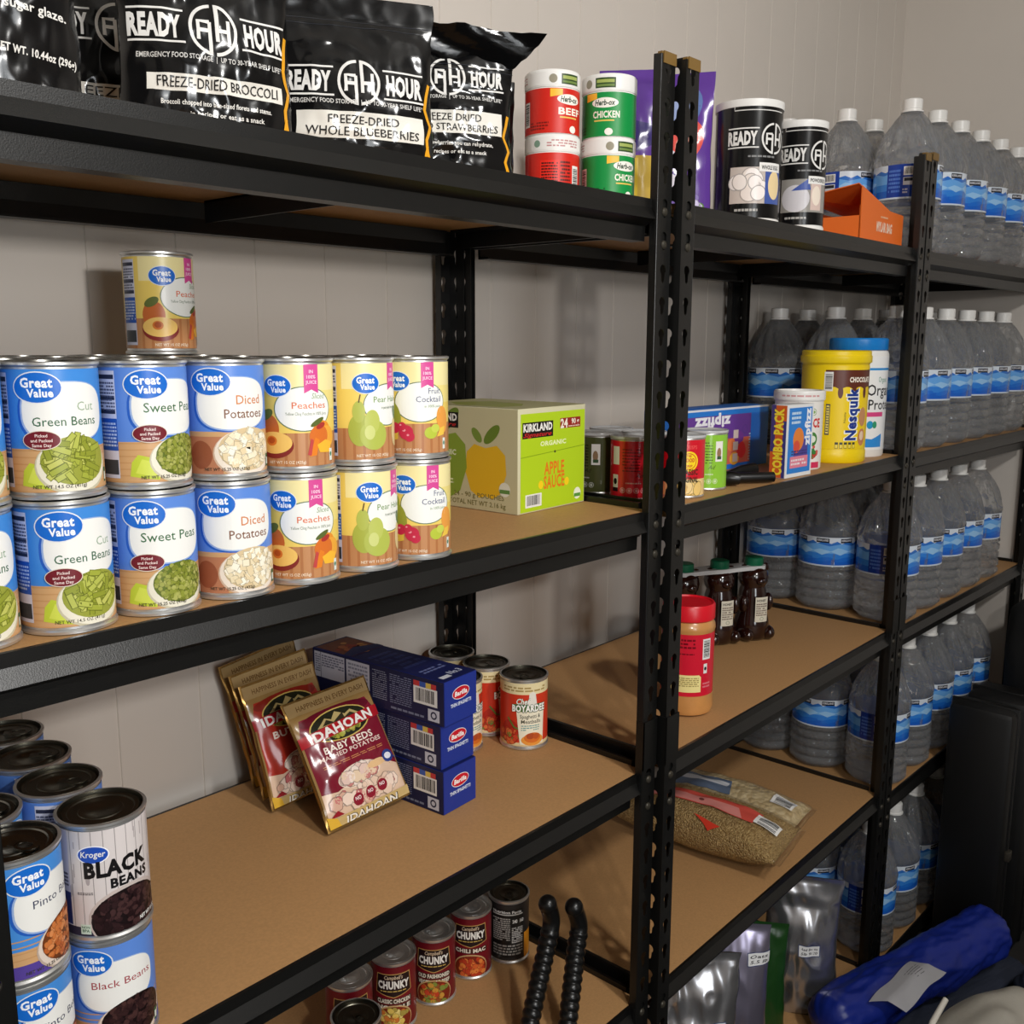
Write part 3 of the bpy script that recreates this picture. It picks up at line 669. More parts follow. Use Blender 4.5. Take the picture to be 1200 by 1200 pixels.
for row, rows in (('bottom', low), ('top', upp)):
    for i, (k, x, y, off, extra) in enumerate(rows):
        lab = '%s, front row, %s layer%s' % (desc[k], row, (', '+extra) if extra else '')
        t = tin(k, lab, x, y, TA[1]+(CH+0.0006 if row == 'top' else 0), off); protos.setdefault(k, t)
        lab2 = '%s, second row, %s layer%s' % (desc[k], row, (', '+extra) if extra else '')
        for rn, rw in enumerate(('second', 'third', 'fourth') if 1 <= i <= 4 else ('second',)):
            xx, yy = x+(0.0003 if (i+rn) % 2 else -0.0003), y+0.0848*(rn+1)
            dup(t, lab2.replace('second row', rw+' row'), (xx, yy, t.location.z), face_cam(xx, yy, off+20))
dup(protos['peaches'], 'single yellow tin of sliced peaches standing alone on top of the tins', (-0.649, 0.302, TA[1]+2*(CH+0.0006)), face_cam(-0.649, 0.302, 38))

# tins on the third shelf, two high
def v(kind, lab, x, y, z, off, **k): return tin(kind, lab, x, y, z, off, **k)
z0, z1 = TA[2], TA[2]+CH+0.0006
v('black', 'blue tin of black beans under the grey-labelled black bean tin', -0.874, 0.060, z0, 4)
make_can('black_bean_can', 'grey wood-print tin of black beans on top of the front stack', 'can', (-0.874, 0.058, z1), face_cam(-0.874, 0.058, 14), CR, CH, kroger, 'darklid', False, group='tins on the shelves')
pt = v('pinto', 'blue tin of pinto beans beside the shelf post, ring pull on top', -0.961, 0.050, z1, 47)
v('pinto', 'blue tin of beans at the bottom of the stack beside the shelf post', -0.961, 0.050, z0, 44)
nm = ['second', 'third', 'fourth']
pr_ = v('black', 'blue tin with a dark ring-pull lid, second in the row behind the grey tin', -0.876, 0.146, z1, 70, lidm='darklid')
for i in range(1, 3):
    yy = 0.146+0.085*i
    dup(pr_, 'blue tin with a dark ring-pull lid, %s in the row behind the grey tin' % ('third' if i == 1 else 'fourth'), (-0.876+0.006*i, yy, z1), face_cam(-0.9, yy, 80))
for i in range(3):
    dup(pr_, 'bottom tin of the stack %s in the row behind the grey tin' % nm[i], (-0.876+0.006*i, 0.146+0.085*i, z0), face_cam(-0.9, 0.2, 75))
for i in range(2):
    for zz, q in ((z1, 'upper'), (z0, 'lower')): dup(pt, '%s blue bean tin, %s behind the pinto beans' % (q, 'first' if i == 0 else 'second'), (-0.961, 0.1355+0.085*i, zz), face_cam(-0.98, 0.15, 80))
# pasta tins
lab = ['red and cream tin of spaghetti and meatballs, nearest in its row', 'red and cream pasta tin second in the row behind the front one', 'red and cream pasta tin at the back by the rear post', 'red and cream pasta tin mostly hidden behind the blue boxes']
b = None
for (x, y, off), l in zip(((-0.0535, 0.234, 2), (-0.0545, 0.322, 50), (0.0, 0, 0), (-0.142, 0.305, 30)), lab):
    if x == 0.0: x, y, off = -0.0545, 0.410, 40
    if b is None: b = make_can('pasta_can', l, 'can', (x, y, TA[2]), face_cam(x, y, off), CR, 0.124, boyardee, 'darklid', True, group='pasta tins')
    else: dup(b, l, (x, y, TA[2]), face_cam(x, y, off))
# soup tins on the fourth shelf
for k, x, y, off, l, ld in (('back', -0.061, 0.261, 4, 'dark tin showing its nutrition panel beside a small pouch', 'darklid'), ('mac', -0.139, 0.281, 0, 'dark red tin of chili mac soup', 'tin'), ('veg', -0.230, 0.279, 0, 'dark red tin of vegetable beef soup', 'tin'), ('noodle', -0.318, 0.281, 0, 'dark red tin of chicken noodle soup', 'tin'), ('veg', -0.405, 0.286, 5, 'dark red soup tin farthest left in the row, under the beam', 'tin'), ('back', -0.456, 0.205, 30, 'dark tin with black ring-pull lid in front of the soup row', 'darklid')):
    make_can('soup_can', l, 'can', (x, y, TA[3]), face_cam(x, y, off), 0.0362, 0.121, campbell(k), ld, ld == 'darklid', group='soup tins')

# ------------------------------------------------------------------ jars and canisters
def jar(name, label, cat, loc, rz, prof, bm_mat, lidprof, lid_mat, art=None, R=0.04, ay=(0, 1), m='paper', lidname='lid', group=None, ribs=0, lidart=None, bodyname='body'):
    t = thing(name, label, cat, loc, rz, group)
    b = bmesh.new(); lathe(b, prof, 48); part(bodyname, b, M[bm_mat], t)
    b = bmesh.new(); lathe(b, lidprof, 60, rfn=(lambda a, z: 1+0.008*(1 if int(a/(2*pi)*60) % 2 else 0)) if ribs else None); lid_ = part(lidname, b, M[lid_mat], t)
    if art:
        a = Art(len(label)); art(a, *ay); art_part('printed_label', a.build(cyl(R), stepx=0.0045, bounds=(-pi*R, ay[0], pi*R, ay[1])), M[m], t)
    if lidart:
        a = Art(len(label)+3); r_, q0, q1 = lidart[1:]; lidart[0](a, q0, q1); art_part('lid_print', a.build(cyl(r_), stepx=0.0045), M['paper'], lid_)
    return t
def bouillon(col, word):
    def f(a, y0, y1):
        X = pi*0.0418; a.rect(-X, y0, X, y1, col)
        a.ell(0.020, 0.048, 0.020, 0.007, (240, 236, 226)); a.text('Herb-ox', 0.020, 0.0445, 0.0075, (30, 60, 40), w=0.030, al='c', bold=0.03, shear=0.2)
        a.text(word, 0.022, 0.0275, 0.0090, (244, 238, 222), w=0.040, al='c', bold=0.03); a.rect(0.004, 0.0225, 0.034, 0.0245, (226, 190, 90))
        a.poly([(-0.010, y1-0.001), (0.008, y1-0.001), (0.008, y1-0.009), (-0.010, y1-0.012)], (248, 184, 50)); a.ell(0.026, 0.008, 0.006, 0.005, (240, 236, 226))
        a.barcode(-0.058, 0.012, -0.044, 0.046, vert=False); a.greek(-0.042, 0.006, -0.012, 0.018, 3, tuple(int(k*0.6) for k in col))
        a.rect(-0.108, 0.012, -0.080, 0.052, tuple(min(255, int(k*1.12)) for k in col)); a.greek(-0.106, 0.014, -0.082, 0.050, 9, (60, 20, 16)); a.greek(-0.078, 0.008, -0.062, 0.052, 9, (70, 26, 20))
    return f
def bouillon_lid(a, y0, y1):
    a.rect(-0.126, y0+0.0005, 0.126, y1-0.0008, (232, 230, 226))
    a.rect(0.006, y0+0.002, 0.036, y1-0.003, (46, 70, 34)); a.rect(0.008, y0+0.009, 0.034, y0+0.0135, (158, 172, 92)); a.rect(0.008, y0+0.004, 0.034, y0+0.007, (110, 134, 70)); a.ell(-0.006, y0+0.009, 0.006, 0.006, (146, 140, 120))
    a.greek(-0.10, y0+0.004, -0.05, y1-0.004, 3, (190, 140, 140)); a.ell(-0.115, y0+0.009, 0.005, 0.005, (120, 150, 130))
HJ = 0.0865
def herb(label, loc, off, red):
    R = 0.0395
    return jar('bouillon_jar', label, 'jar', loc, face_cam(loc[0], loc[1], off), [(0, 0), (R-0.003, 0), (R, 0.003), (R, 0.063), (R-0.002, 0.066), (0, 0.066)], 'white_plastic', [(0, 0.0645), (R+0.0005, 0.0645), (R+0.0008, 0.066), (R+0.0008, 0.0855), (R-0.001, 0.088), (0, 0.0885)], 'white_plastic',
               bouillon((206, 40, 28) if red else (22, 140, 66), 'BEEF' if red else 'CHICKEN'), R+0.0002, (0.002, 0.0625), lidart=(bouillon_lid, R+0.001, 0.066, 0.085), group='bouillon jars')
herb('red bouillon jar at the bottom of the left stack, nutrition table showing', (-0.104, 0.140, TA[0]), 130, True)
herb('red bouillon jar on top of the left stack', (-0.105, 0.140, TA[0]+HJ+0.0006), 10, True)
herb('green bouillon jar at the bottom of the right stack', (-0.0320, 0.092, ZA[0]+0.0006), 12, False)
herb('green bouillon jar on top of the right stack', (-0.0315, 0.092, ZA[0]+HJ+0.0012), -38, False)

def ah_logo(a, x, y, R, col):
    a.ring(x, y, R, R, R*0.13, col); bg = (17, 17, 18)
    a.rect(x-R*0.07, y-R*1.05, x+R*0.07, y+R*1.05, bg)
    t = R*0.15
    a.line([(x-R*0.62, y-R*0.42), (x-R*0.62, y+R*0.28), (x-R*0.15, y+R*0.28)], t, col); a.line([(x-R*0.62, y-R*0.05), (x-R*0.13, y-R*0.05)], t, col, 0); a.line([(x-R*0.15, y-R*0.9), (x-R*0.15, y+R*0.28)], t, col, 0)
    a.line([(x+R*0.15, y-R*0.45), (x+R*0.15, y+R*0.95)], t, col, 0); a.line([(x+R*0.15, y-R*0.02), (x+R*0.62, y-R*0.02)], t, col, 0); a.line([(x+R*0.62, y-R*0.5), (x+R*0.62, y+R*0.42)], t, col, 0)
def ready_mark(a, x, y, w_, col=(226, 224, 220)):
    """word READY, round emblem, word HOUR, with rules above and below; w_ = overall width"""
    h = w_*0.125; R = w_*0.155
    a.text('READY', x-w_*0.5, y-h*0.5, h, col, w=w_*0.31, bold=0.05); a.text('HOUR', x+w_*0.21, y-h*0.5, h, col, w=w_*0.28, bold=0.05)
    for q in (-0.80, 0.72):
        a.rect(x-w_*0.5, y+h*q, x-w_*0.17, y+h*(q+0.10), col); a.rect(x+w_*0.19, y+h*q, x+w_*0.5, y+h*(q+0.10), col, 0)
    ah_logo(a, x+w_*0.01, y, R, col)
def canister(kind):
    def f(a, y0, y1):
        R = 0.05; X = pi*R; H = y1-y0
        a.rect(-X, y0, X, y1, (17, 17, 18))
        a.line([(-0.046, y1-0.0), (-0.046, y1-0.006), (0.05, y1-0.006)], 0.0016, (214, 212, 208))
        ready_mark(a, 0.026, y0+H*0.72, 0.165); a.greek(-0.020, y0+H*0.54, 0.03, y0+H*0.57, 1, (130, 130, 130))
        a.rect(-0.05, y0+H*0.13, 0.048, y0+H*0.47, (150, 146, 140) if kind == 'powder' else (196, 184, 176))
        if kind == 'egg':
            a.bits(-0.018, y0+H*0.29, 0.036, H*0.19, 14, ((236, 226, 220), (228, 216, 208), (242, 234, 230)), 0.011, 0.014, asp=1.1, sides=18, layers=5)
            a.rect(0.012, y0+H*0.13, 0.048, y0+H*0.44, (70, 92, 160)); a.ell(0.032, y0+H*0.30, 0.014, H*0.13, (232, 208, 160)); a.rect(-0.05, y0+H*0.46, 0.05, y0+H*0.50, (17, 17, 18))
        else:
            a.ell(-0.022, y0+H*0.27, 0.026, H*0.14, (206, 202, 206)); a.poly([(-0.03, y0+H*0.35), (0.0, y0+H*0.47), (0.006, y0+H*0.36)], (66, 88, 160)); a.rect(0.006, y0+H*0.15, 0.03, y0+H*0.45, (214, 190, 180)); a.ell(0.018, y0+H*0.3, 0.01, H*0.1, (236, 222, 206))
        a.rect(0.0, y0+H*0.42, 0.046, y0+H*0.50, (234, 232, 228)); a.text('WHOLE EGG' if kind == 'egg' else 'POWDERED', 0.004, y0+H*0.44, H*0.035, (30, 30, 32), w=0.036, bold=0.03)
        a.greek(-0.04, y0+H*0.05, 0.0, y0+H*0.09, 1, (170, 168, 164))
    return f
R = 0.0535
def can2(label, loc, R, H, off, kind):
    return jar('food_canister', label, 'canister', loc, face_cam(loc[0], loc[1], off), [(0, 0), (R-0.001, 0), (R+0.001, 0.001), (R+0.001, 0.006), (R-0.0006, 0.008), (R-0.0006, H-0.012), (0, H-0.012)], 'white_plastic', [(0, H-0.013), (R+0.0012, H-0.013), (R+0.0016, H-0.011), (R+0.0016, H-0.001), (R-0.002, H), (R-0.004, H-0.001), (0, H-0.001)], 'white_plastic',
               canister(kind), R, (0.009, H-0.013), m='gloss', group='black and white canisters')
can2('larger black and white food canister with a picture of eggs', (0.365, 0.082, TB[0]), 0.0575, 0.205, 20, 'egg')
can2('smaller black and white food canister beside the orange box', (0.513, 0.056, TB[0]), 0.0465, 0.193, 20, 'powder')

# snack tins
def crisp(col, front):
    def f(a, y0, y1):
        X = pi*0.036; H = y1-y0; a.rect(-X, y0, X, y1, col); dk = tuple(int(k*0.45) for k in col); pale = tuple(int(k*0.35+155) for k in col)
        if front:
            a.text('CRISPS', 0.004, y0+H*0.84, 0.006, (232, 80, 80), w=0.022, bold=0.03)
            a.ell(0.012, y0+H*0.62, 0.0165, 0.0165, (250, 214, 40)); a.ring(0.012, y0+H*0.62, 0.0135, 0.0135, 0.0012, (200, 60, 40))
            for i, s_ in enumerate(('THE', 'GOOD', 'CRISP')): a.text(s_, 0.012, y0+H*(0.70-0.09*i), 0.0034 if i != 1 else 0.006, (196, 48, 40), al='c', w=0.008+0.012*(i == 1)+0.004*(i == 2), bold=0.03)
            a.rect(-X*0.5, y0, X*0.6, y0+H*0.30, (240, 206, 140)); a.bits(0.012, y0+H*0.12, 0.03, H*0.12, 16, ((236, 200, 120), (228, 184, 100), (244, 214, 150)), 0.006, 0.009, asp=1.4)
            a.text('CLASSIC', 0.012, y0+H*0.38, 0.0088, (44, 40, 30), w=0.034, al='c', bold=0.03); a.text('ORIGINAL', 0.012, y0+H*0.245, 0.0088, (44, 40, 30), w=0.036, al='c', bold=0.03)
        else:
            a.greek(-0.014, y0+H*0.45, 0.016, y0+H*0.88, 8, dk, t=0.35); a.text('Ad', 0.008, y0+H*0.36, 0.007, dk, shear=0.4)
            a.rect(-0.034, y0+H*0.58, -0.020, y0+H*0.9, (232, 228, 222)); a.rect(-0.034, y0+H*0.10, -0.022, y0+H*0.40, (226, 222, 216)); a.ell(-0.028, y0+H*0.28, 0.004, 0.005, (30, 30, 30)); a.rect(-0.034, y0+H*0.1, -0.022, y0+H*0.17, (40, 20, 24))
            a.rect(0.021, y0+H*0.5, 0.036, y0+H*0.88, (236, 232, 226)); a.ell(0.028, y0+H*0.66, 0.0045, 0.009, (150, 120, 90)); a.rect(0.024, y0+H*0.54, 0.033, y0+H*0.6, (60, 90, 60))
            a.greek(-0.008, y0+H*0.24, 0.018, y0+H*0.28, 1, pale)
            for i in range(4): a.ring(-0.013+i*0.0115, y0+H*0.13, 0.0046, 0.0046, 0.0010, pale); a.ell(-0.013+i*0.0115, y0+H*0.13, 0.0022, 0.0026, pale)
    return f
def snack(label, loc, off, col, front=False, wrap=True, rz=None):
    R, H = 0.0375, 0.103
    return jar('snack_tin', label, 'canister', loc, face_cam(loc[0], loc[1], off), [(0, 0), (R, 0), (R+0.001, 0.002), (R, 0.004), (R, H-0.006), (R+0.001, H-0.005), (R, H-0.003), (0, H-0.004)], 'tin', [(0, H-0.003), (R+0.0012, H-0.004), (R+0.0016, H-0.002), (R+0.0012, H), (R-0.003, H-0.001), (R-0.004, H-0.0022), (0, H-0.0022)], 'shrink',
               crisp(col, front), R+0.0002, (0.004, H-0.007), m='gloss', group='small snack tins')
RED, GRN, MAR = (208, 28, 44), (140, 196, 60), (98, 40, 36)
s1 = snack('red snack tin shown from behind, front of the wrapped pack', (0.066, 0.102, TB[1]), -6, RED)
dup(s1, 'red snack tin half hidden by the green box', (0.066, 0.264, TB[1]), face_cam(0.04, 0.25, -40))
s2 = snack('dark green snack tin behind the red one', (0.078, 0.183, TB[1]), -50, (74, 78, 44))
dup(s1, 'red snack tin in the wrapped pack, left of the posts', (0.142, 0.134, TB[1]), face_cam(0.15, 0.15, 20))
dup(s1, 'red snack tin at the back of the wrapped pack', (0.158, 0.216, TB[1]), face_cam(0.15, 0.15, 60))
snack('red snack tin with a yellow round emblem beside the shelf post', (0.140, 0.0555, TB[1]), 0, RED, True)
snack('lime green snack tin next to the red one with the emblem', (0.243, 0.073, TB[1]), -4, GRN)

# chocolate tub, protein tub, juice canister
def nesq(a, y0, y1):
    X = pi*0.074; a.rect(-X, y0, X, y1, (242, 208, 20))
    a.rect(-0.034, 0.150, 0.10, 0.196, (96, 44, 30))
    for i in range(5): a.ell(-0.018+i*0.030, 0.149, 0.0150, 0.012, (242, 208, 20))
    for i in range(5): a.ell(-0.002+i*0.030, 0.150, 0.0055, 0.013, (96, 44, 30))
    a.text('CHOCOLATE', 0.016, 0.171, 0.0100, (248, 240, 226), w=0.062, bold=0.04)
    a.text('Nesquik', 0.038, 0.048, 0.0255, (248, 246, 238), w=0.112, bold=0.10, rot=pi/2, shear=0.0); a.text('Nesquik', 0.037, 0.049, 0.0240, (30, 58, 140), w=0.110, bold=0.045, rot=pi/2)
    a.text('Nestle', 0.012, 0.086, 0.0046, (70, 60, 30), w=0.022, rot=pi/2); a.ell(0.056, 0.055, 0.012, 0.018, (200, 130, 84)); a.ell(0.056, 0.058, 0.007, 0.010, (236, 206, 176)); a.ell(0.056, 0.098, 0.012, 0.02, (198, 140, 92))
    a.barcode(-0.036, 0.152, -0.018, 0.192, vert=False); a.rect(-0.030, 0.060, -0.021, 0.125, (60, 66, 80)); a.rect(-0.0285, 0.063, -0.0225, 0.122, (240, 220, 120)); a.greek(-0.028, 0.065, -0.023, 0.12, 10, (60, 66, 80))
    for i in range(5): a.rect(-0.008+i*0.0095, 0.032, -0.001+i*0.0095, 0.045, (70, 70, 50)); a.rect(-0.0072+i*0.0095, 0.033, -0.0018+i*0.0095, 0.040, (240, 216, 80))
R, H = 0.0705, 0.236
jar('chocolate_powder_tub', 'yellow tub of chocolate drink powder with yellow lid', 'tub', (0.790, 0.088, TB[1]), face_cam(0.790, 0.088, 12), [(0, 0), (R-0.003, 0), (R, 0.004), (R, 0.024), (R-0.002, 0.028), (R-0.002, H-0.03), (R, H-0.026), (0, H-0.024)], 'yellow_plastic', [(0, H-0.026), (R+0.002, H-0.026), (R+0.003, H-0.024), (R+0.003, H-0.012), (R+0.001, H-0.010), (R+0.001, H-0.002), (R-0.002, H), (0, H)], 'yellow_plastic', nesq, R-0.0013, (0.030, H-0.031), m='paper')
def prot(a, y0, y1):
    a.rect(-pi*0.07, y0, pi*0.07, y1, (236, 236, 236)); a.rect(-pi*0.07, 0.192, pi*0.07, 0.197, (40, 140, 210))
    a.text('Organic', 0.040, 0.166, 0.012, (60, 140, 110), w=0.03); a.text('Organic', 0.012, 0.137, 0.024, (40, 40, 44), w=0.096, bold=0.012); a.text('Protein', 0.017, 0.106, 0.022, (40, 40, 44), w=0.085, bold=0.012)
    a.rect(0.010, 0.090, 0.06, 0.100, (214, 70, 130)); a.ell(0.024, 0.072, 0.008, 0.009, (40, 150, 200)); a.ell(0.036, 0.072, 0.006, 0.008, (50, 150, 110))
    a.poly([(-0.075, 0.022), (0.06, 0.022), (0.06, 0.052), (0.03, 0.040), (-0.02, 0.046), (-0.06, 0.056), (-0.075, 0.056)], (50, 140, 214)); a.ell(0.0, 0.052, 0.02, 0.006, (236, 236, 236)); a.greek(-0.045, 0.026, -0.025, 0.038, 2, (220, 232, 244))
R, H = 0.0660, 0.262
jar('protein_powder_tub', 'white tub of protein powder with blue lid behind the yellow tub', 'tub', (0.930, 0.100, TB[1]), face_cam(0.930, 0.100, 10), [(0, 0), (R-0.002, 0), (R, 0.004), (R, H-0.035), (R-0.003, H-0.028), (R-0.012, H-0.024), (0, H-0.024)], 'white_plastic', [(0, H-0.026), (R-0.004, H-0.026), (R-0.003, H-0.024), (R-0.003, H-0.003), (R-0.006, H), (0, H)], 'blue_plastic', prot, R+0.0002, (0.016, H-0.040), ribs=1)
def juice(a, y0, y1):
    a.rect(-pi*0.046, y0, pi*0.046, y1, (232, 228, 222)); a.text('JUICE', 0.006, 0.086, 0.017, (206, 44, 44), w=0.040, bold=0.04)
    a.ring(0.028, 0.116, 0.007, 0.007, 0.0012, (120, 160, 90)); a.ell(0.028, 0.116, 0.004, 0.003, (130, 170, 90)); a.ell(0.028, 0.062, 0.012, 0.014, (70, 130, 60)); a.ell(0.028, 0.062, 0.008, 0.007, (226, 232, 214))
    a.bits(0.028, 0.036, 0.018, 0.016, 20, ((196, 50, 50), (60, 130, 60), (214, 90, 80)), 0.003, 0.006); a.rect(0.01, 0.004, 0.05, 0.016, (206, 50, 90))
R, H = 0.0475, 0.158
def jlid(a, y0, y1): a.rect(-0.15, y0+0.0005, 0.15, y1-0.0005, (232, 230, 226)); a.greek(-0.04, y0+0.005, 0.04, y1-0.004, 1, (206, 150, 150))
jar('juice_canister', 'white drink canister with red letters behind the blue box', 'canister', (0.616, 0.083, TB[1]), face_cam(0.616, 0.083, 4), [(0, 0), (R-0.002, 0), (R, 0.003), (R, H-0.018), (0, H-0.018)], 'white_plastic', [(0, H-0.02), (R+0.002, H-0.02), (R+0.003, H-0.018), (R+0.003, H-0.003), (R+0.001, H), (R-0.004, H), (R-0.005, H-0.004), (0, H-0.004)], 'white_plastic', juice, R+0.0002, (0.003, H-0.021), lidart=(jlid, R+0.0032, H-0.018, H-0.003))
# peanut butter
def pbl(a, y0, y1):
    a.rect(-pi*0.05, y0, pi*0.05, y1, (208, 30, 52)); a.greek(-0.040, 0.128, 0.008, 0.148, 3, (120, 14, 28)); a.greek(-0.036, 0.117, 0.006, 0.121, 1, (110, 14, 26)); a.barcode(0.022, 0.108, 0.040, 0.146, vert=False)
    a.poly([(-0.05, 0.048), (0.020, 0.048), (0.020, 0.076), (0.016, 0.080), (-0.05, 0.080)], (240, 224, 152)); a.greek(-0.03, 0.058, 0.016, 0.076, 5, (170, 150, 90)); a.rect(0.025, 0.082, 0.033, 0.100, (230, 228, 226)); a.ell(0.029, 0.091, 0.0028, 0.0035, (40, 40, 40)); a.greek(0.024, 0.054, 0.042, 0.066, 2, (226, 120, 130))
R, H = 0.0490, 0.206
jar('peanut_butter_jar', 'peanut butter jar with red lid and red label', 'jar', (0.238, 0.092, TB[2]), face_cam(0.238, 0.092, 8), [(0, 0.002), (R-0.010, 0), (R-0.003, 0.004), (R, 0.014), (R-0.0015, 0.038), (R-0.0015, 0.156), (R, 0.160), (R-0.001, 0.168), (R-0.006, 0.176), (R-0.008, 0.180), (0, 0.18)], 'peanut', [(0, 0.176), (R-0.004, 0.176), (R-0.002, 0.178), (R-0.002, 0.203), (R-0.004, 0.206), (R-0.007, 0.206), (R-0.008, 0.2035), (0, 0.2035)], 'red_plastic', pbl, R-0.0012, (0.040, 0.155), ribs=1, m='gloss')
# honey bears
def bear(label, loc, off):
    t = thing('honey_bear_bottle', label, 'bottle', loc, face_cam(loc[0], loc[1], off), 'honey bears'); t.scale = (1.07, 1.07, 1.04)
    bm = bmesh.new()
    lathe(bm, [(0, 0.001), (0.026, 0), (0.034, 0.006), (0.038, 0.022), (0.036, 0.042), (0.031, 0.062), (0.030, 0.085), (0.029, 0.105), (0.026, 0.116), (0.0255, 0.119), (0.030, 0.127), (0.032, 0.138), (0.030, 0.150), (0.022, 0.160), (0.015, 0.163), (0, 0.163)], 36)
    def blob(x, y, z, rx, ry, rz_):
        tt = bmesh.new(); bmesh.ops.create_uvsphere(tt, u_segments=14, v_segments=10, radius=1); join(bm, tt, 0, Matrix.Translation((x, y, z)) @ Matrix.Diagonal((rx, ry, rz_, 1)))
    for s_ in (-1, 1):
        blob(s_*0.026, -0.004, 0.158, 0.009, 0.007, 0.010); blob(s_*0.031, -0.012, 0.082, 0.009, 0.014, 0.020); blob(s_*0.026, -0.018, 0.016, 0.015, 0.024, 0.016)
    blob(0, -0.028, 0.134, 0.012, 0.011, 0.009); blob(0, -0.0385, 0.138, 0.004, 0.003, 0.003)
    part('bear_body', bm, M['honey'], t)
    bm = bmesh.new(); lathe(bm, [(0, 0.163), (0.0185, 0.163), (0.0195, 0.165), (0.019, 0.180), (0.017, 0.182), (0, 0.182)], 40, rfn=lambda a, z: 1+0.02*(int(a/(2*pi)*40) % 2)); part('cap', bm, M['green_plastic'], t)
    a = Art(5); a.rect(-0.014, 0.045, 0.014, 0.100, (214, 208, 190)); a.text('HONEY', -0.011, 0.090, 0.005, (50, 40, 36), w=0.02, bold=0.03); a.greek(-0.012, 0.058, 0.012, 0.087, 6, (110, 90, 80)); a.ring(0.0, 0.052, 0.004, 0.004, 0.0008, (90, 120, 90))
    art_part('back_label', a.build(lambda x, y: ((0.0365*sin(x/0.034), -0.0365*cos(x/0.034)-0.001, y), (sin(x/0.034), -cos(x/0.034), 0)), stepx=0.004), M['paper'], t)
    return t
b1 = bear('dark honey bear bottle nearest the water jugs', (0.722, 0.224, TB[2]), 34)
dup(b1, 'dark honey bear bottle in the middle of the three', (0.640, 0.264, TB[2]), face_cam(0.64, 0.26, 34)); dup(b1, 'dark honey bear bottle farthest from the water jugs, behind the peanut butter', (0.558, 0.304, TB[2]), face_cam(0.56, 0.30, 34))
bm = bmesh.new()                                       # grey plastic carrier holding the three bears by their necks
cs = [(0.558, 0.304), (0.640, 0.264), (0.722, 0.224)]
N = 64; ring = []
for i in range(N):
    a = 2*pi*i/N; d = Vector((cs[2][0]-cs[0][0], cs[2][1]-cs[0][1], 0)); L = d.length/2; d.normalize(); n_ = Vector((-d.y, d.x, 0))
    u, q = cos(a), sin(a); sx = (L if u > 0 else -L)*min(1, abs(u)*3)
    ring.append(Vector((cs[1][0], cs[1][1], 0))+d*(sx+0.026*u)+n_*(0.026*q*(1-0.18*abs(sin(sx/L*pi)))))
for zz in (TB[2]+0.1645, TB[2]+0.1662):
    pass
A = [bm.verts.new((p.x, p.y, TB[2]+0.1700)) for p in ring]; B = [bm.verts.new((p.x, p.y, TB[2]+0.1718)) for p in ring]; D = [bm.verts.new((p.x+(p.x-cs[1][0])*0.01, p.y, TB[2]+0.163)) for p in ring]
bm.faces.new(A[::-1]); bm.faces.new(B)
for i in range(N): bm.faces.new((A[i], A[(i+1) % N], B[(i+1) % N], B[i])); bm.faces.new((D[i], D[(i+1) % N], A[(i+1) % N], A[i]))
tag(link('bottle_carrier', mesh('bottle_carrier', bm, M['shrink'])), 'pale grey plastic carrier joining the necks of the three honey bears', 'carrier')

# ------------------------------------------------------------------ boxes
def carton(name, label, cat, loc, rz, W, D, H, m, arts, group=None, bev=0.0012):
    """W along x, D back along y, H up; origin at bottom front-left corner. arts: list of (face, fn)"""
    t = thing(name, label, cat, loc, rz, group)
    bm = bmesh.new(); box(bm, 0, W, 0, D, 0, H, bev); part('carton', bm, m, t)
    for face, fn in arts:
        a = Art(len(label)+len(face)); fn(a)
        mp = {'front': on_front(-0.0002), 'left': lambda x, z: ((-0.0002, D-x, z), (-1, 0, 0)), 'top': lambda x, y: ((x, y, H+0.0002), (0, 0, 1)), 'right': lambda x, z: ((W+0.0002, x, z), (1, 0, 0))}[face]
        art_part(face+'_print', a.build(mp), M['card'], t)
    return t
LIME, TANC = (176, 206, 32), (198, 190, 150)
AW, AD, AH = 0.172, 0.218, 0.158
def apple_front(a):
    a.rect(0.006, 0.002, AW-0.002, AH-0.008, LIME); a.line([(0.006, 0.085), (AW, 0.093)], 0.0012, (130, 160, 20)); a.ell(AW*0.53, 0.0885, 0.0022, 0.002, (60, 60, 30))
    a.rect(0.010, 0.113, 0.086, 0.137, (24, 20, 18)); a.text('KIRKLAND', 0.0125, 0.1235, 0.0110, (240, 238, 230), w=0.071, bold=0.04); a.text('Signature', 0.012, 0.1150, 0.0062, (196, 40, 40), w=0.070, bold=0.02, shear=0.4)
    a.rect(0.104, 0.123, 0.158, 0.139, (150, 40, 30)); a.text('24', 0.105, 0.124, 0.0135, (240, 232, 214), w=0.019, bold=0.04); a.text('90 g', 0.134, 0.129, 0.0080, (240, 232, 214), w=0.020, bold=0.03); a.greek(0.126, 0.124, 0.156, 0.127, 1, (230, 210, 190))
    a.text('ORGANIC', 0.054, 0.0995, 0.0068, (232, 240, 180), w=0.066, bold=0.04)
    a.text('APPLE', 0.064, 0.0545, 0.0190, (224, 118, 28), w=0.052, bold=0.03); a.text('SAUCE', 0.063, 0.0330, 0.0190, (224, 118, 28), w=0.054, bold=0.03)
    a.ell(0.056, 0.040, 0.006, 0.0065, (244, 206, 30)); a.ell(0.123, 0.039, 0.006, 0.0065, (244, 206, 30)); a.barcode(0.018, 0.008, 0.058, 0.028); a.ell(0.152, 0.0165, 0.0095, 0.0095, (236, 240, 214)); a.rect(0.1435, 0.011, 0.1605, 0.0165, (90, 150, 60))
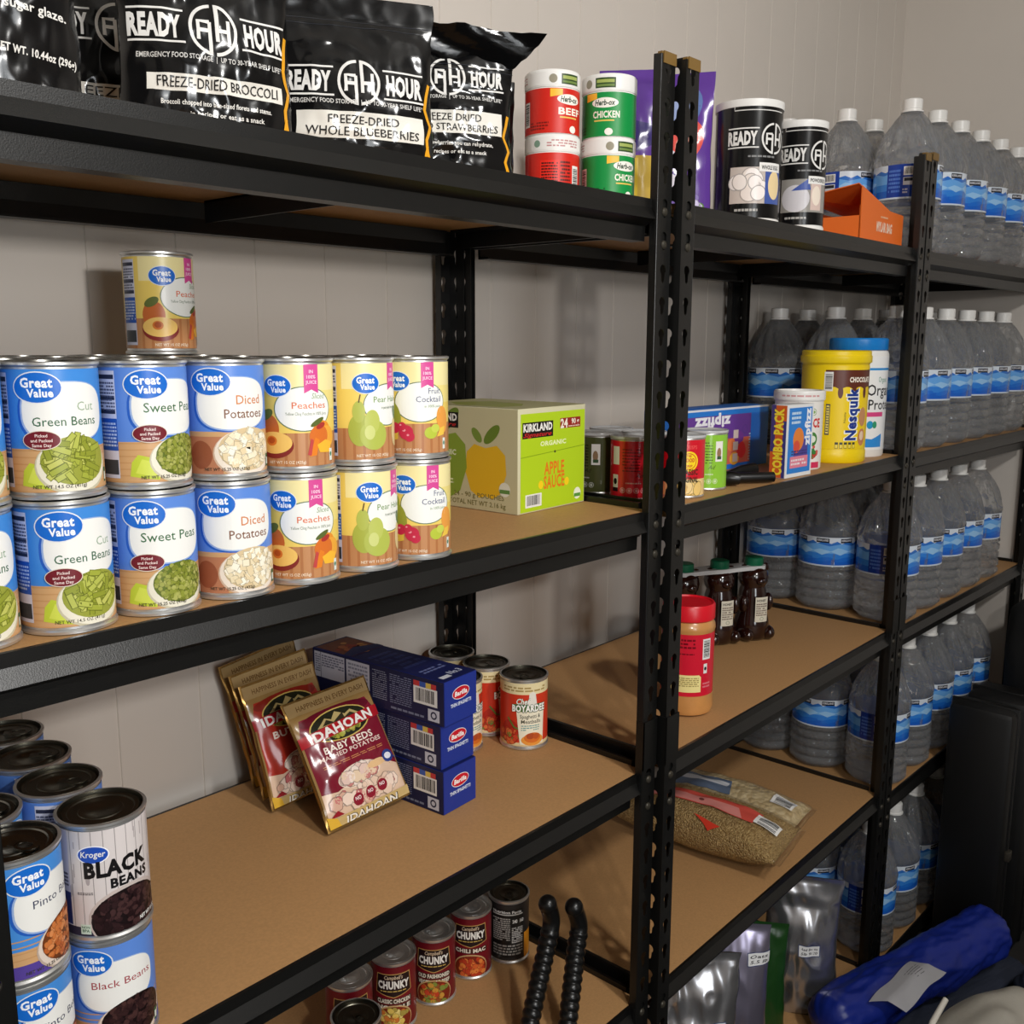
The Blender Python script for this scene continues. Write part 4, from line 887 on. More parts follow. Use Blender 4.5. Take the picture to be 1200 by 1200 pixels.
def apple_shape(a, x, y, q, col):
    a.poly([(x-0.030*q, y+0.020*q), (x-0.018*q, y+0.030*q), (x, y+0.026*q), (x+0.018*q, y+0.030*q), (x+0.031*q, y+0.019*q), (x+0.033*q, y-0.004*q), (x+0.024*q, y-0.028*q), (x+0.010*q, y-0.036*q), (x, y-0.033*q), (x-0.010*q, y-0.036*q), (x-0.024*q, y-0.028*q), (x-0.033*q, y-0.004*q)], col)
    a.ell(x+0.010*q, y+0.043*q, 0.016*q, 0.007*q, (104, 128, 44), 0.75); a.ell(x-0.014*q, y+0.041*q, 0.011*q, 0.0055*q, (120, 142, 56), 2.3)
def apple_left(a):
    a.rect(0.001, 0.001, AD-0.001, AH-0.001, TANC)
    apple_shape(a, 0.155, 0.064, 1.25, (226, 178, 36)); apple_shape(a, 0.066, 0.070, 1.55, (136, 158, 52))
    a.text('ORGANIC', 0.04, 0.082, 0.008, (226, 228, 190), w=0.055, bold=0.04); a.rect(0.048, 0.050, 0.053, 0.075, (206, 90, 40)); a.rect(0.058, 0.050, 0.063, 0.075, (206, 90, 40)); a.rect(0.068, 0.050, 0.073, 0.075, (206, 90, 40)); a.greek(0.04, 0.036, 0.09, 0.046, 2, (220, 224, 170))
    a.rect(0.024, 0.124, 0.100, 0.148, (24, 20, 18)); a.text('KIRKLAND', 0.027, 0.135, 0.0105, (240, 238, 230), w=0.070, bold=0.04); a.text('Signature', 0.027, 0.1265, 0.006, (196, 40, 40), w=0.068, shear=0.4, bold=0.02)
    a.text('24 - 90 g POUCHES', 0.090, 0.019, 0.0075, (116, 110, 60), w=0.102, bold=0.01); a.text('TOTAL NET WT 2.16 kg', 0.080, 0.007, 0.0075, (116, 110, 60), w=0.115, bold=0.01); a.ell(0.193, 0.036, 0.011, 0.011, (228, 226, 206)); a.rect(0.183, 0.030, 0.203, 0.036, (100, 140, 70))
def apple_top(a):
    a.rect(0.001, 0.001, AW-0.001, AD-0.001, (176, 170, 124)); a.poly([(0.02, 0.05), (0.06, 0.04), (0.1, 0.07), (0.12, 0.15), (0.06, 0.19), (0.02, 0.14)], (146, 150, 70)); a.rect(0.0, AD*0.49, AW, AD*0.51, (150, 144, 104))
carton('applesauce_box', 'green and tan carton of apple sauce pouches with a barcode', 'box', (-0.186, 0.132, TA[1]), radians(3.0), AW, AD, AH, mat('tan_carton', (206, 200, 166), 0.5), [('front', apple_front), ('left', apple_left), ('top', apple_top)])
# spaghetti cartons
NAVY = (28, 40, 112)
BW, BD, BH = 0.073, 0.275, 0.0672
def spag_front(a):
    a.rect(0.0005, 0.0005, BW-0.0005, BH-0.0005, (34, 52, 138)); a.ell(0.037, 0.043, 0.0195, 0.0098, (236, 232, 232)); a.ell(0.037, 0.043, 0.0185, 0.0088, (200, 28, 44)); a.text('Barilla', 0.037, 0.0395, 0.0068, (248, 244, 240), w=0.028, al='c', bold=0.04, shear=0.1)
    a.text('THIN SPAGHETTI', 0.037, 0.0245, 0.0052, (222, 228, 240), w=0.046, al='c', bold=0.03)
def spag_left(a):
    a.rect(0.0005, 0.0005, BD-0.0005, BH-0.0005, (26, 30, 66))
    a.rect(0.004, 0.022, 0.072, 0.063, (190, 188, 200)); a.rect(0.076, 0.022, 0.126, 0.063, (192, 190, 202)); a.rect(0.018, 0.022, 0.019, 0.063, (40, 40, 60)); a.greek(0.006, 0.03, 0.017, 0.06, 8, (90, 90, 110)); a.greek(0.021, 0.04, 0.07, 0.06, 5, (100, 100, 120)); a.greek(0.08, 0.03, 0.122, 0.06, 5, (130, 130, 146))
    a.greek(0.132, 0.014, 0.162, 0.060, 14, (150, 154, 176), t=0.35); a.greek(0.168, 0.014, 0.212, 0.060, 14, (130, 136, 164), t=0.35)
    a.rect(0.216, 0.052, 0.260, 0.060, (196, 60, 60)); a.rect(0.228, 0.052, 0.240, 0.060, (60, 90, 170)); a.rect(0.240, 0.052, 0.250, 0.060, (220, 190, 90)); a.barcode(0.216, 0.026, 0.262, 0.052); a.rect(0.244, 0.004, 0.266, 0.022, (200, 202, 214)); a.ring(0.255, 0.013, 0.006, 0.006, 0.0025, (40, 44, 70)); a.greek(0.170, 0.004, 0.236, 0.010, 1, (120, 126, 150))
def spag_top(a):
    a.rect(0.0005, 0.0005, BW-0.0005, BD-0.0005, (22, 30, 82)); a.rect(0.003, 0.19, BW-0.003, 0.270, (110, 58, 36)); a.bits(0.036, 0.225, 0.028, 0.036, 26, ((164, 92, 50), (140, 52, 36), (186, 130, 70)), 0.005, 0.009); a.poly([(0.0, 0.19), (BW, 0.19), (BW, 0.205), (BW*0.5, 0.222), (0, 0.205)], (22, 30, 82))
    a.greek(0.012, 0.08, 0.06, 0.17, 6, (50, 62, 120)); a.rect(0.010, 0.010, 0.030, 0.020, (220, 222, 232)); a.text('No.3', 0.035, 0.016, 0.012, (200, 206, 226), w=0.026, bold=0.03); a.greek(0.012, 0.045, 0.06, 0.062, 2, (110, 120, 170))
mb = mat('navy_carton', NAVY, 0.42)
for i, (dx, dy, rz, l) in enumerate(((0, 0, 4.5, 'bottom navy blue thin spaghetti box of the stack of three'), (0.001, 0.006, 4.2, 'middle navy blue thin spaghetti box of the stack of three'), (0.002, -0.001, 5.2, 'top navy blue thin spaghetti box of the stack of three'))):
    carton('spaghetti_box', l, 'box', (-0.338+dx, 0.1385+dy, TA[2]+i*(BH+0.0005)), radians(rz), BW, BD, BH, mb, [('front', spag_front), ('left', spag_left), ('top', spag_top)], 'spaghetti boxes')
# drink mix boxes
ZW, ZD, ZH = 0.335, 0.070, 0.124
def zip_front(a):
    a.rect(0.0, 0.0, ZW, ZH, (34, 110, 206)); a.rect(0.0, 0.020, ZW*0.80, 0.112, (104, 62, 150)); a.rect(0.0, 0.010, ZW*0.80, 0.062, (206, 100, 80)); a.rect(0, 0.110, ZW, ZH-0.004, (40, 122, 210)); a.rect(0, ZH-0.004, ZW, ZH, (222, 224, 230))
    a.text('zipfizz', 0.130, 0.107, 0.021, (240, 240, 246), w=0.125, bold=0.05, rot=pi, al='c')
    for x, y, c in ((0.20, 0.048, (226, 120, 70)), (0.21, 0.020, (240, 176, 60)), (0.235, 0.034, (216, 50, 56)), (0.225, 0.062, (120, 60, 150)), (0.13, 0.03, (226, 130, 60)), (0.09, 0.03, (214, 80, 90))): a.ell(x, y, 0.017, 0.013, c)
    for y in (0.022, 0.046, 0.070): a.rect(0.204, y-0.009, 0.222, y+0.008, (214, 196, 190)); 
    a.ell(0.236, 0.036, 0.014, 0.017, (216, 46, 52)); a.ring(0.246, 0.078, 0.009, 0.009, 0.0014, (90, 60, 140)); a.greek(0.262, 0.012, 0.268, 0.07, 10, (200, 220, 240))
carton('drink_mix_box', 'long blue and orange drink mix carton lying upside down behind the green tin', 'box', (0.305, 0.180, TB[1]), radians(-3), ZW, ZD, ZH, mat('blue_carton', (40, 110, 200), 0.45), [('front', zip_front)])
CW, CD, CHH = 0.098, 0.034, 0.138
def combo_front(a):
    a.rect(0.001, 0.001, CW-0.001, CHH-0.001, (226, 226, 226)); a.rect(0.006, 0.008, CW-0.006, CHH-0.006, (46, 126, 206)); a.rect(0.028, 0.020, 0.080, 0.070, (80, 70, 150)); a.ell(0.044, 0.072, 0.020, 0.022, (226, 130, 56)); a.ell(0.038, 0.058, 0.012, 0.012, (214, 80, 60)); a.text('zipfizz', 0.086, 0.058, 0.020, (240, 240, 246), w=0.072, bold=0.05, rot=pi/2)
    a.rect(0.016, 0.018, 0.082, 0.040, (226, 130, 150)); a.greek(0.02, 0.042, 0.078, 0.052, 2, (60, 50, 110)); a.greek(0.016, 0.10, 0.05, 0.126, 3, (200, 222, 240)); a.greek(0.02, 0.022, 0.078, 0.036, 2, (240, 220, 225))
def combo_left(a):
    a.rect(0.001, 0.001, CD-0.001, CHH-0.001, (214, 96, 40)); a.rect(0.001, 0.05, 0.010, CHH, (70, 60, 120)); a.rect(CD-0.008, 0.001, CD-0.001, CHH-0.03, (60, 60, 130)); a.text('COMBO PACK', 0.026, 0.006, 0.018, (250, 224, 60), w=0.126, bold=0.05, rot=pi/2)
carton('drink_mix_box', 'small upright drink mix carton with COMBO PACK on its side', 'box', (0.438, 0.018, TB[1]), radians(-3), CW, CD, CHH, mat('white_carton', (220, 220, 220), 0.45), [('front', combo_front), ('left', combo_left)])
# orange box with raised lid flap
t = thing('mylar_bag_box', 'open orange carton with a raised flap beside the shelf post', 'box', (0.738, 0.032, TB[0]), radians(1))
OW, OD, OH = 0.228, 0.130, 0.050
bm = bmesh.new(); th = 0.002
for bx in ((0, OW, 0, OD, 0, th), (0, OW, 0, th, 0, OH+0.02), (0, OW, OD-th, OD, 0, OH+0.02), (OW-th, OW, 0, OD, 0, OH+0.02), (0, th, 0, OD, 0, OH)): box(bm, *bx)
mo = mat('orange_card', (232, 112, 40), 0.5)
part('carton', bm, mo, t, False)
bm = bmesh.new()                                        # front panel rises to a peak, lid folded up behind it
P = [(0, 0, 0.0), (OW, 0, 0.0), (OW, 0, 0.068), (OW*0.66, 0, 0.071), (-0.004, 0, 0.107)]
for y in (0.0, 0.0): pass
A = [bm.verts.new((x, -0.001, z)) for x, y, z in P]; B = [bm.verts.new((x, -0.003, z)) for x, y, z in P]
bm.faces.new(A); bm.faces.new(B[::-1])
for i in range(5): bm.faces.new((A[i], A[(i+1) % 5], B[(i+1) % 5], B[i]))
part('front_panel', bm, mo, t, False)
bm = bmesh.new()
q = [(-0.022, -0.003, 0.108), (-0.012, OD, 0.090), (OW, OD, 0.076), (OW*0.66, 0.0, 0.072)]
A = [bm.verts.new(c) for c in q]; B = [bm.verts.new((x, y, z+0.002)) for x, y, z in q]; bm.faces.new(A); bm.faces.new(B[::-1])
for i in range(4): bm.faces.new((A[i], A[(i+1) % 4], B[(i+1) % 4], B[i]))
part('lid_flap', bm, mo, t, False)
a = Art(4); a.text('MYLAR BAG', 0.080, 0.026, 0.018, (244, 214, 190), w=0.085, bold=0.05); a.greek(0.10, 0.052, 0.14, 0.058, 1, (240, 190, 150)); art_part('front_print', a.build(on_front(-0.0033)), M['card'], t)

# ------------------------------------------------------------------ pouches
def n3(x, y, z): return noise.noise(Vector((x, y, z)))
class Pouch:
    """a filled film bag: local x across, z up, front toward -Y; thickness profile prof(v)"""
    def __init__(s, W, H, D, prof, seed, wr=0.003, taper=lambda v_: 1.0, bend=lambda u, v_: (0, 0), scale=9, p=0.6):
        s.W, s.H, s.D, s.prof, s.seed, s.wr, s.taper, s.bend, s.sc, s.p = W, H, D, prof, seed, wr, taper, bend, scale, p
    def pt(s, u, v_, side):
        q = 2*u-1; t = max(0.0, 1-abs(q)**2.2)**s.p
        d = s.D/2*t*s.prof(v_)+0.0006
        k = s.sc
        cr = (1-abs(n3(u*k*0.6+s.seed, v_*k+3.1*side, s.seed*1.7))*2.2)*0.6+n3(u*k*1.7, v_*k*1.2, s.seed+side*5)*0.6
        d += s.wr*cr*(0.25+0.75*min(1, t*1.2))*(1 if d > 0.002 else 0.35)
        bx, by = s.bend(u, v_)
        edge = s.wr*0.6*n3(v_*7, s.seed, 2.0+(1 if q > 0 else 0))*abs(q)
        return Vector((q*s.W/2*s.taper(v_)+bx+edge, by-side*max(d, 0.0003), v_*s.H))
    def body(s, nu=44, nv=56):
        bm = bmesh.new()
        g = {}
        for side in (1, -1):
            for i in range(nu+1):
                for j in range(nv+1):
                    if side == -1 and i in (0, nu): g[side, i, j] = g[1, i, j]; continue
                    g[side, i, j] = bm.verts.new(s.pt(i/nu, j/nv, side) if i not in (0, nu) else (s.pt(i/nu, j/nv, 1)+s.pt(i/nu, j/nv, -1))/2)
            for i in range(nu):
                for j in range(nv):
                    bm.faces.new((g[side, i, j], g[side, i+1, j], g[side, i+1, j+1], g[side, i, j+1]))
        for j in (0, nv):
            for i in range(nu):
                vs = list(dict.fromkeys((g[1, i, j], g[1, i+1, j], g[-1, i+1, j], g[-1, i, j])))
                if len(vs) > 2:
                    try: bm.faces.new(vs)
                    except ValueError: pass
        return bm
    def front(s):
        def f(x, y):
            u = x/s.W+0.5; v_ = y/s.H; e = 0.004
            p = s.pt(u, v_, 1); n = (s.pt(min(u+e, 1), v_, 1)-s.pt(max(u-e, 0), v_, 1)).cross(s.pt(u, min(v_+e, 1), 1)-s.pt(u, max(v_-e, 0), 1))
            n = n.normalized() if n.length > 1e-9 else Vector((0, -1, 0))
            if n.y > 0.3: n = Vector((0, -1, 0))
            return p+n*0.0004, n
        return f
def pouch(name, label, cat, loc, rot, P, bm_mat, art, m, eps=0.00008, group=None, inset=0.0, printname='printed_front', step=0.005, nu=44, nv=56, partname='pouch_film'):
    t = thing(name, label, cat, loc, 0, group, rot)
    part(partname, P.body(nu, nv), M[bm_mat], t, angle=80)
    if art:
        a = Art(len(label)); art(a, P.W, P.H); i = inset
        art_part(printname, a.build(P.front(), eps, step, step, (-P.W/2+i, i, P.W/2-i, P.H-i)), M[m], t)
    return t
W_ = (226, 224, 218)
def ready(H0, lines, mz, tz, bz, sz=None, kind='front', mw=0.86):
    """mz, tz, bz, sz: heights of the emblem line, tag line, white band centre and small print"""
    def f(a, W, H):
        a.rect(-W/2, 0, W/2, H, (14, 14, 15))
        if kind == 'glaze':
            a.text('ed in a sweet sugar glaze.', W*0.42, 0.070, 0.0072, W_, w=0.118, al='r', bold=0.02, rot=-0.06); a.poly([(W*0.05, 0.102), (W*0.34, 0.092), (W*0.28, 0.108), (W*0.05, 0.116)], W_)
            a.text('NET WT. 10.44oz (296g)', W*0.46, 0.034, 0.0062, W_, w=0.070, al='r', bold=0.03, rot=-0.06); a.text('USA', -W*0.06, 0.052, 0.007, W_, al='r', bold=0.03); return
        ready_mark(a, 0, mz, W*mw)
        if tz: a.text('EMERGENCY FOOD STORAGE  |  UP TO 30-YEAR SHELF LIFE*', 0, tz, 0.0046, (206, 204, 200), w=W*0.84, al='c', bold=0.02)
        n = len(lines); bh = 0.0155 if n == 1 else 0.028; y1 = bz+bh/2
        a.rect(-W*0.37, y1-bh, W*0.42, y1, (226, 223, 214))
        for i, s_ in enumerate(lines):
            hh = bh/n*0.62; a.text(s_, 0.006, y1-bh*(i+1)/n+bh/n*(0.22 if i == n-1 else 0.10), hh, (36, 36, 36), w=W*(0.70 if n == 1 or i == 1 else 0.44), al='c', bold=0.004, lift=3)
        if sz:
            a.text('Broccoli chopped into bite-sized florets and stems.' if n == 1 else 'Slices of strawberries you can rehydrate,', 0.004, sz, 0.0046, W_, w=W*0.64, al='c', bold=0.02); a.text('use in recipes or eat as a snack', 0.008, sz-0.010, 0.0046, W_, w=W*0.50, al='c', bold=0.02)
        a.line([(W*0.455, H*0.05), (W*0.44, H*0.16), (W*0.47, H*0.24), (W*0.435, H*0.34), (W*0.47, H*0.5)], 0.004, (224, 158, 30)); a.line([(W*0.43, H*0.05), (W*0.45, H*0.12)], 0.003, (224, 158, 30))
        a.rect(-W/2, H*0.845, W/2, H*0.85, (44, 46, 52)); a.rect(-W/2, H*0.81, W/2, H*0.814, (40, 42, 48))
    return f
stand = lambda v_: (0.72+0.5*v_ if v_ < 0.3 else 0.87*max(0, 1-((v_-0.3)/0.55)**1.7)) if v_ < 0.85 else 0.0
def ready_pouch(label, x, y, off, W, H, D, art, seed, lean=0.0, fold=0.0, group='black food pouches', prof=None):
    bend = (lambda u, v_: (0, 0)) if not fold else (lambda u, v_: (0.0, -fold*max(0, v_-0.80)**1.4*6))
    P = Pouch(W, H, D, prof or stand, seed, 0.0042, lambda v_: 1-0.05*sin(pi*min(1, v_*1.1)), bend, 7)
    return pouch('food_pouch', label, 'pouch', (x, y, TA[0]), (lean, 0, face_cam(x, y, off)), P, 'blackfilm', art, 'film', eps=0.00026, group=group, inset=0.001, step=0.0027, nu=60, nv=70)
ready_pouch('black food pouch at the far left with glaze and net weight text', -0.909, 0.105, 10, 0.165, 0.25, 0.066, ready(0.25, [], 0, 0, 0, kind='glaze'), 3)
ready_pouch('shadowed black pouch standing behind, between the glaze and broccoli pouches', -0.705, 0.262, 6, 0.190, 0.25, 0.06, ready(0.25, ['FREEZE-DRIED'], 0.128, 0, 0.060), 11)
ready_pouch('black food pouch with FREEZE-DRIED BROCCOLI on its white band', -0.688, 0.110, 12, 0.174, 0.210, 0.075, ready(0.21, ['FREEZE-DRIED BROCCOLI'], 0.098, 0.068, 0.046, 0.026, mw=0.92), 21)
ready_pouch('black food pouch with WHOLE BLUEBERRIES on its white band', -0.502, 0.106, 10, 0.190, 0.180, 0.072, ready(0.18, ['FREEZE-DRIED', 'WHOLE BLUEBERRIES'], 0.082, 0.058, 0.036), 34)
stp = ready_pouch('black food pouch with SLICED STRAWBERRIES on its band, its open top flaring', -0.326, 0.138, 8, 0.182, 0.170, 0.068, ready(0.17, ['FREEZE-DRIED', 'SLICED STRAWBERRIES'], 0.128, 0.100, 0.072, 0.044), 47, prof=lambda v_: (0.75+0.35*v_ if v_ < 0.3 else 0.86*max(0, 1-((v_-0.3)/0.72)**2.2)))
bm = bmesh.new(); n = 16; rows_ = 8; g = {}
for i in range(n+1):
    for j in range(rows_+1):
        u = i/n; q = j/rows_
        g[i, j] = bm.verts.new((-0.086+0.172*u+q*(0.045-0.002*u)+0.004*sin(q*3)*u, -0.006-0.020*q+0.005*q*sin(u*9+j), 0.146-0.004*u+q*(0.046-0.004*u)+0.003*n3(u*7, q*6, 2)))
for i in range(n):
    for j in range(rows_): bm.faces.new((g[i, j], g[i+1, j], g[i+1, j+1], g[i, j+1]))
bmesh.ops.solidify(bm, geom=bm.faces[:], thickness=0.0012)
part('folded_top', bm, M['blackfilm'], stp, angle=70)
ready_pouch('black pouch turned aside at the right end of the row, wall beyond it', -0.172, 0.228, 14, 0.115, 0.172, 0.05, lambda a, W, H: (a.rect(-W/2, 0, W/2, H, (15, 15, 16)), a.text('HOUR', -0.018, H*0.44, 0.022, W_, w=0.056, bold=0.05), a.rect(-0.02, H*0.40, 0.04, H*0.41, W_), a.rect(-0.02, H*0.60, 0.04, H*0.61, W_), a.ring(-0.042, H*0.5, 0.021, 0.024, 0.003, W_), a.rect(-0.02, H*0.7, 0.03, H*0.72, (34, 34, 36))), 58)
# purple dried fruit bags
def purple_art(front):
    def f(a, W, H):
        a.rect(-W/2, 0, W/2, H, (96, 60, 148))
        if front:
            a.ell(0.02, H*0.72, W*0.34, H*0.16, (96, 120, 176), 0.7); a.ell(0.03, H*0.76, W*0.22, H*0.10, (150, 166, 206), 0.8); a.ell(0.045, H*0.55, W*0.22, H*0.13, (226, 92, 84), 0.9); a.ell(0.05, H*0.55, W*0.12, H*0.05, (240, 170, 150), 0.9)
            a.ell(0.0, H*0.34, W*0.26, H*0.16, (226, 222, 232), 1.0); a.bits(0.02, H*0.14, W*0.36, H*0.12, 40, ((120, 96, 170), (200, 190, 224), (86, 76, 150), (110, 150, 80)), 0.006, 0.010); a.text('PLUM', 0.02, H*0.36, 0.012, (90, 70, 150), w=0.04, bold=0.02, rot=-0.5)
        else:
            a.rect(-W/2, 0, W/2, H*0.42, (190, 160, 70)); a.poly([(-W/2, H*0.36), (0.0, H*0.42), (W/2, H*0.52), (W/2, H*0.62), (-W/2, H*0.70)], (56, 44, 110)); a.rect(-W*0.1, 0, W*0.14, H*0.40, (206, 176, 60)); a.rect(-W*0.5, 0, -W*0.12, H*0.42, (120, 80, 46)); a.ell(-W*0.12, H*0.74, 0.006, 0.008, (230, 226, 236)); a.ell(-W*0.16, H*0.70, 0.004, 0.005, (230, 226, 236)); a.ell(-W*0.08, H*0.70, 0.004, 0.005, (230, 226, 236))
    return f
stand2 = lambda v_: (0.8+0.4*v_ if v_ < 0.35 else 0.94*max(0, 1-((v_-0.35)/0.55)**2)) if v_ < 0.9 else 0.0
def fruit_bag(label, x, y, z, off, W, H, D, art, seed):
    P = Pouch(W, H, D, stand2, seed, 0.003, lambda v_: 1-0.04*sin(pi*v_), scale=6)
    return pouch('dried_fruit_bag', label, 'bag', (x, y, z), (0, 0, face_cam(x, y, off)), P, 'purple', art, 'gloss', inset=0.001)
fruit_bag('purple fruit bag with a gold lower half, left of the tall posts', 0.152, 0.185, ZB[0]+0.0006, 0, 0.105, 0.240, 0.055, purple_art(False), 5)
fruit_bag('purple fruit bag with blue and red fruit pictures, right of the tall posts', 0.285, 0.215, TB[0], -8, 0.190, 0.262, 0.06, purple_art(True), 9)

# mashed potato pouches leaning back against each other
def potato_art(kind):
    body = (122, 26, 44) if kind == 'reds' else (170, 48, 34)
    def f(a, W, H):
        a.rect(-W/2, 0, W/2, H, (150, 118, 70)); a.rect(-W/2, H*0.88, W/2, H, (164, 136, 92)); a.text('HAPPINESS IN EVERY DASH', 0.005, H*0.91, 0.0075, (110, 80, 44), w=W*0.80, al='c', bold=0.02)
        a.poly([(-W*0.46, H*0.06), (W*0.46, H*0.06), (W*0.46, H*0.70), (W*0.40, H*0.84), (-W*0.40, H*0.84), (-W*0.46, H*0.70)], body); a.ell(0, H*0.80, W*0.42, H*0.06, tuple(int(k*0.8) for k in body))
        a.ell(0.0, H*0.715, W*0.355, H*0.125, (206, 178, 96)); a.ell(0, H*0.715, W*0.34, H*0.116, (36, 38, 26)); a.poly([(-W*0.26, H*0.73), (-W*0.14, H*0.79), (-W*0.07, H*0.765), (0.0, H*0.815), (W*0.09, H*0.77), (W*0.16, H*0.79), (W*0.27, H*0.73)], (178, 158, 104))
        a.poly([(-W*0.2, H*0.735), (-W*0.13, H*0.775), (-W*0.06, H*0.74), (0.01, H*0.79), (W*0.07, H*0.745), (W*0.15, H*0.77), (W*0.22, H*0.735)], (48, 46, 34)); a.bits(0, H*0.655, W*0.27, H*0.045, 40, ((166, 164, 66), (120, 124, 50), (196, 186, 96)), 0.003, 0.005)
        a.poly([(-W*0.49, H*0.63), (W*0.49, H*0.67), (W*0.49, H*0.755), (-W*0.49, H*0.715)], (170, 30, 40)); a.text('IDAHOAN', -W*0.385, H*0.642, H*0.068, (236, 230, 224), w=W*0.77, bold=0.035, rot=0.06, lift=3)
        if kind == 'reds':
            a.text('BABY REDS', 0.0, H*0.535, 0.0098, (240, 226, 214), w=W*0.58, al='c', bold=0.02); a.text('MASHED POTATOES', 0, H*0.490, 0.0062, (232, 206, 196), w=W*0.74, al='c', bold=0.02); a.greek(-W*0.36, H*0.43, W*0.36, H*0.458, 2, (206, 140, 90), t=0.35)
        else: a.text('BUTTERY', 0, H*0.53, 0.010, (240, 226, 214), w=W*0.6, al='c', bold=0.025)
        a.poly([(-W*0.46, H*0.06), (W*0.46, H*0.06), (W*0.46, H*0.27), (W*0.30, H*0.33), (-W*0.05, H*0.30), (-W*0.30, H*0.25), (-W*0.46, H*0.27)], (222, 190, 164)); a.ell(-W*0.02, H*0.31, W*0.25, H*0.085, (236, 214, 198)); a.bits(-W*0.02, H*0.31, W*0.24, H*0.08, 50, ((240, 222, 210), (226, 196, 184), (232, 206, 176), (200, 130, 124)), 0.005, 0.009, sides=7); a.ell(W*0.20, H*0.335, W*0.12, H*0.028, (230, 190, 140)); a.bits(0.0, H*0.17, W*0.42, H*0.09, 60, ((230, 200, 178), (214, 172, 150), (238, 214, 196), (196, 110, 110)), 0.004, 0.010, sides=7)
        a.ell(W*0.36, H*0.35, 0.010, 0.009, (44, 62, 130)); a.ell(W*0.36, H*0.35, 0.006, 0.0045, (226, 226, 236)); a.poly([(W*0.40, H*0.345), (W*0.455, H*0.30), (W*0.44, H*0.33)], (44, 62, 130))
        for i in range(3): a.ell(-W*0.12+i*W*0.155, H*0.145+i*H*0.012, 0.0085, 0.0085, (140, 30, 48)); a.text('NO', -W*0.12+i*W*0.155, H*0.142+i*H*0.012, 0.0048, (240, 220, 220), al='c', w=0.009, bold=0.03)
        a.rect(-W/2, 0, W/2, H*0.085, (198, 170, 112)); a.text('IDAHOAN', 0.004, H*0.016, H*0.052, (44, 34, 26), w=W*0.62, al='c', bold=0.05); a.text('IDAHOAN', 0.003, H*0.0175, H*0.050, (240, 234, 222), w=W*0.61, al='c', bold=0.02); a.poly([(-W*0.44, H*0.09), (-W*0.30, H*0.09), (-W*0.36, H*0.13)], (150, 30, 40)); a.poly([(-W*0.5, H*0.0), (-W*0.34, H*0.0), (-W*0.38, H*0.08), (-W*0.48, H*0.11)], (222, 176, 60))
    return f
def flatbag(v_): return 0 if v_ < 0.03 or v_ > 0.9 else (sin(pi*(v_-0.03)/0.87)**0.7)*(1.15-0.35*v_)
def place_axes(o, base, xdir, zdir):
    x = Vector(xdir).normalized(); z = Vector(zdir); z = (z-x*z.dot(x)).normalized(); y = z.cross(x)
    m = Matrix(((x.x, y.x, z.x), (x.y, y.y, z.y), (x.z, y.z, z.z))).to_4x4(); m.translation = Vector(base); o.rotation_euler = m.to_euler(); o.location = base
def potato(label, base, xd, zd, W, H, D, kind, seed):
    P = Pouch(W, H, D, flatbag, seed, 0.0022, lambda v_: 1-0.03*sin(pi*v_), scale=6)
    t = pouch('mashed_potato_pouch', label, 'pouch', base, (0, 0, 0), P, 'gold', potato_art(kind), 'film', eps=0.00012, group='mashed potato pouches', inset=0.003, step=0.0032)
    place_axes(t, base, xd, zd); return t
potato('front gold and crimson mashed potato pouch with baby reds picture', (-0.420, 0.204, TA[2]+0.012), (0.130, -0.008, 0.010), (-0.066, 0.093, 0.150), 0.146, 0.190, 0.034, 'reds', 2)
potato('gold and red potato pouch second in the leaning row', (-0.440, 0.322, TA[2]+0.010), (0.130, -0.006, 0.010), (-0.046, 0.060, 0.176), 0.130, 0.188, 0.030, 'butter', 4)
potato('gold potato pouch third in the leaning row', (-0.424, 0.366, TA[2]+0.010), (0.134, -0.004, 0.014), (-0.042, 0.052, 0.186), 0.136, 0.194, 0.025, 'reds', 6)
potato('gold potato pouch at the back of the leaning row, nearest the wall', (-0.410, 0.413, TA[2]+0.011), (0.134, -0.002, 0.020), (-0.036, 0.038, 0.193), 0.136, 0.200, 0.022, 'reds', 8)

# silver, lavender and green bags on the lowest middle shelf
tall = lambda v_: (0.85+0.4*v_ if v_ < 0.3 else 0.97*max(0, 1-((v_-0.3)/0.66)**2.4)) if v_ < 0.96 else 0.0
def mylar(label, x, y, off, W, H, D, m, seed, note=None, lean=0.0, wr=0.005, fold=None, cat='bag', tilt=0):
    P = Pouch(W, H, D, tall, seed, wr, lambda v_: 1-0.06*sin(pi*v_), fold or (lambda u, v_: (0, 0)), 5)
    def art(a, W_2, H_2):
        x0, y0, words = note; a.rect(x0-0.026, y0-0.014, x0+0.026, y0+0.014, (40, 60, 110)); a.rect(x0-0.0245, y0-0.0125, x0+0.0245, y0+0.0125, (232, 232, 232))
        for i, s_ in enumerate(words): a.text(s_, x0, y0+0.002-i*0.0105, 0.0062, (30, 30, 34), w=0.040, al='c', bold=0.02, shear=0.15)
    return pouch('storage_bag', label, cat, (x, y, ZB[4]+0.0006), (lean, tilt, face_cam(x, y, off)), P, m, art if note else None, 'paper', group='bags on the lowest shelf', printname='handwritten_label')
mylar('large wrinkled silver bag at the left end of the lowest shelf', 0.325, 0.110, 10, 0.20, 0.34, 0.10, 'silver', 3, (0.045, 0.195, ['Rice', '']), wr=0.012)
mylar('second silver bag crumpled against the lavender one', 0.400, 0.245, 0, 0.17, 0.32, 0.09, 'silver', 13, None, wr=0.008)
mylar('lavender foil bag with a small white note', 0.500, 0.100, 10, 0.135, 0.325, 0.09, 'lavender', 17, (0.042, 0.255, ['Oats', '5.5 lb']), wr=0.003)
mylar('dark green bag between the lavender and silver bags', 0.628, 0.118, 6, 0.130, 0.262, 0.06, 'greenbag', 23, None)
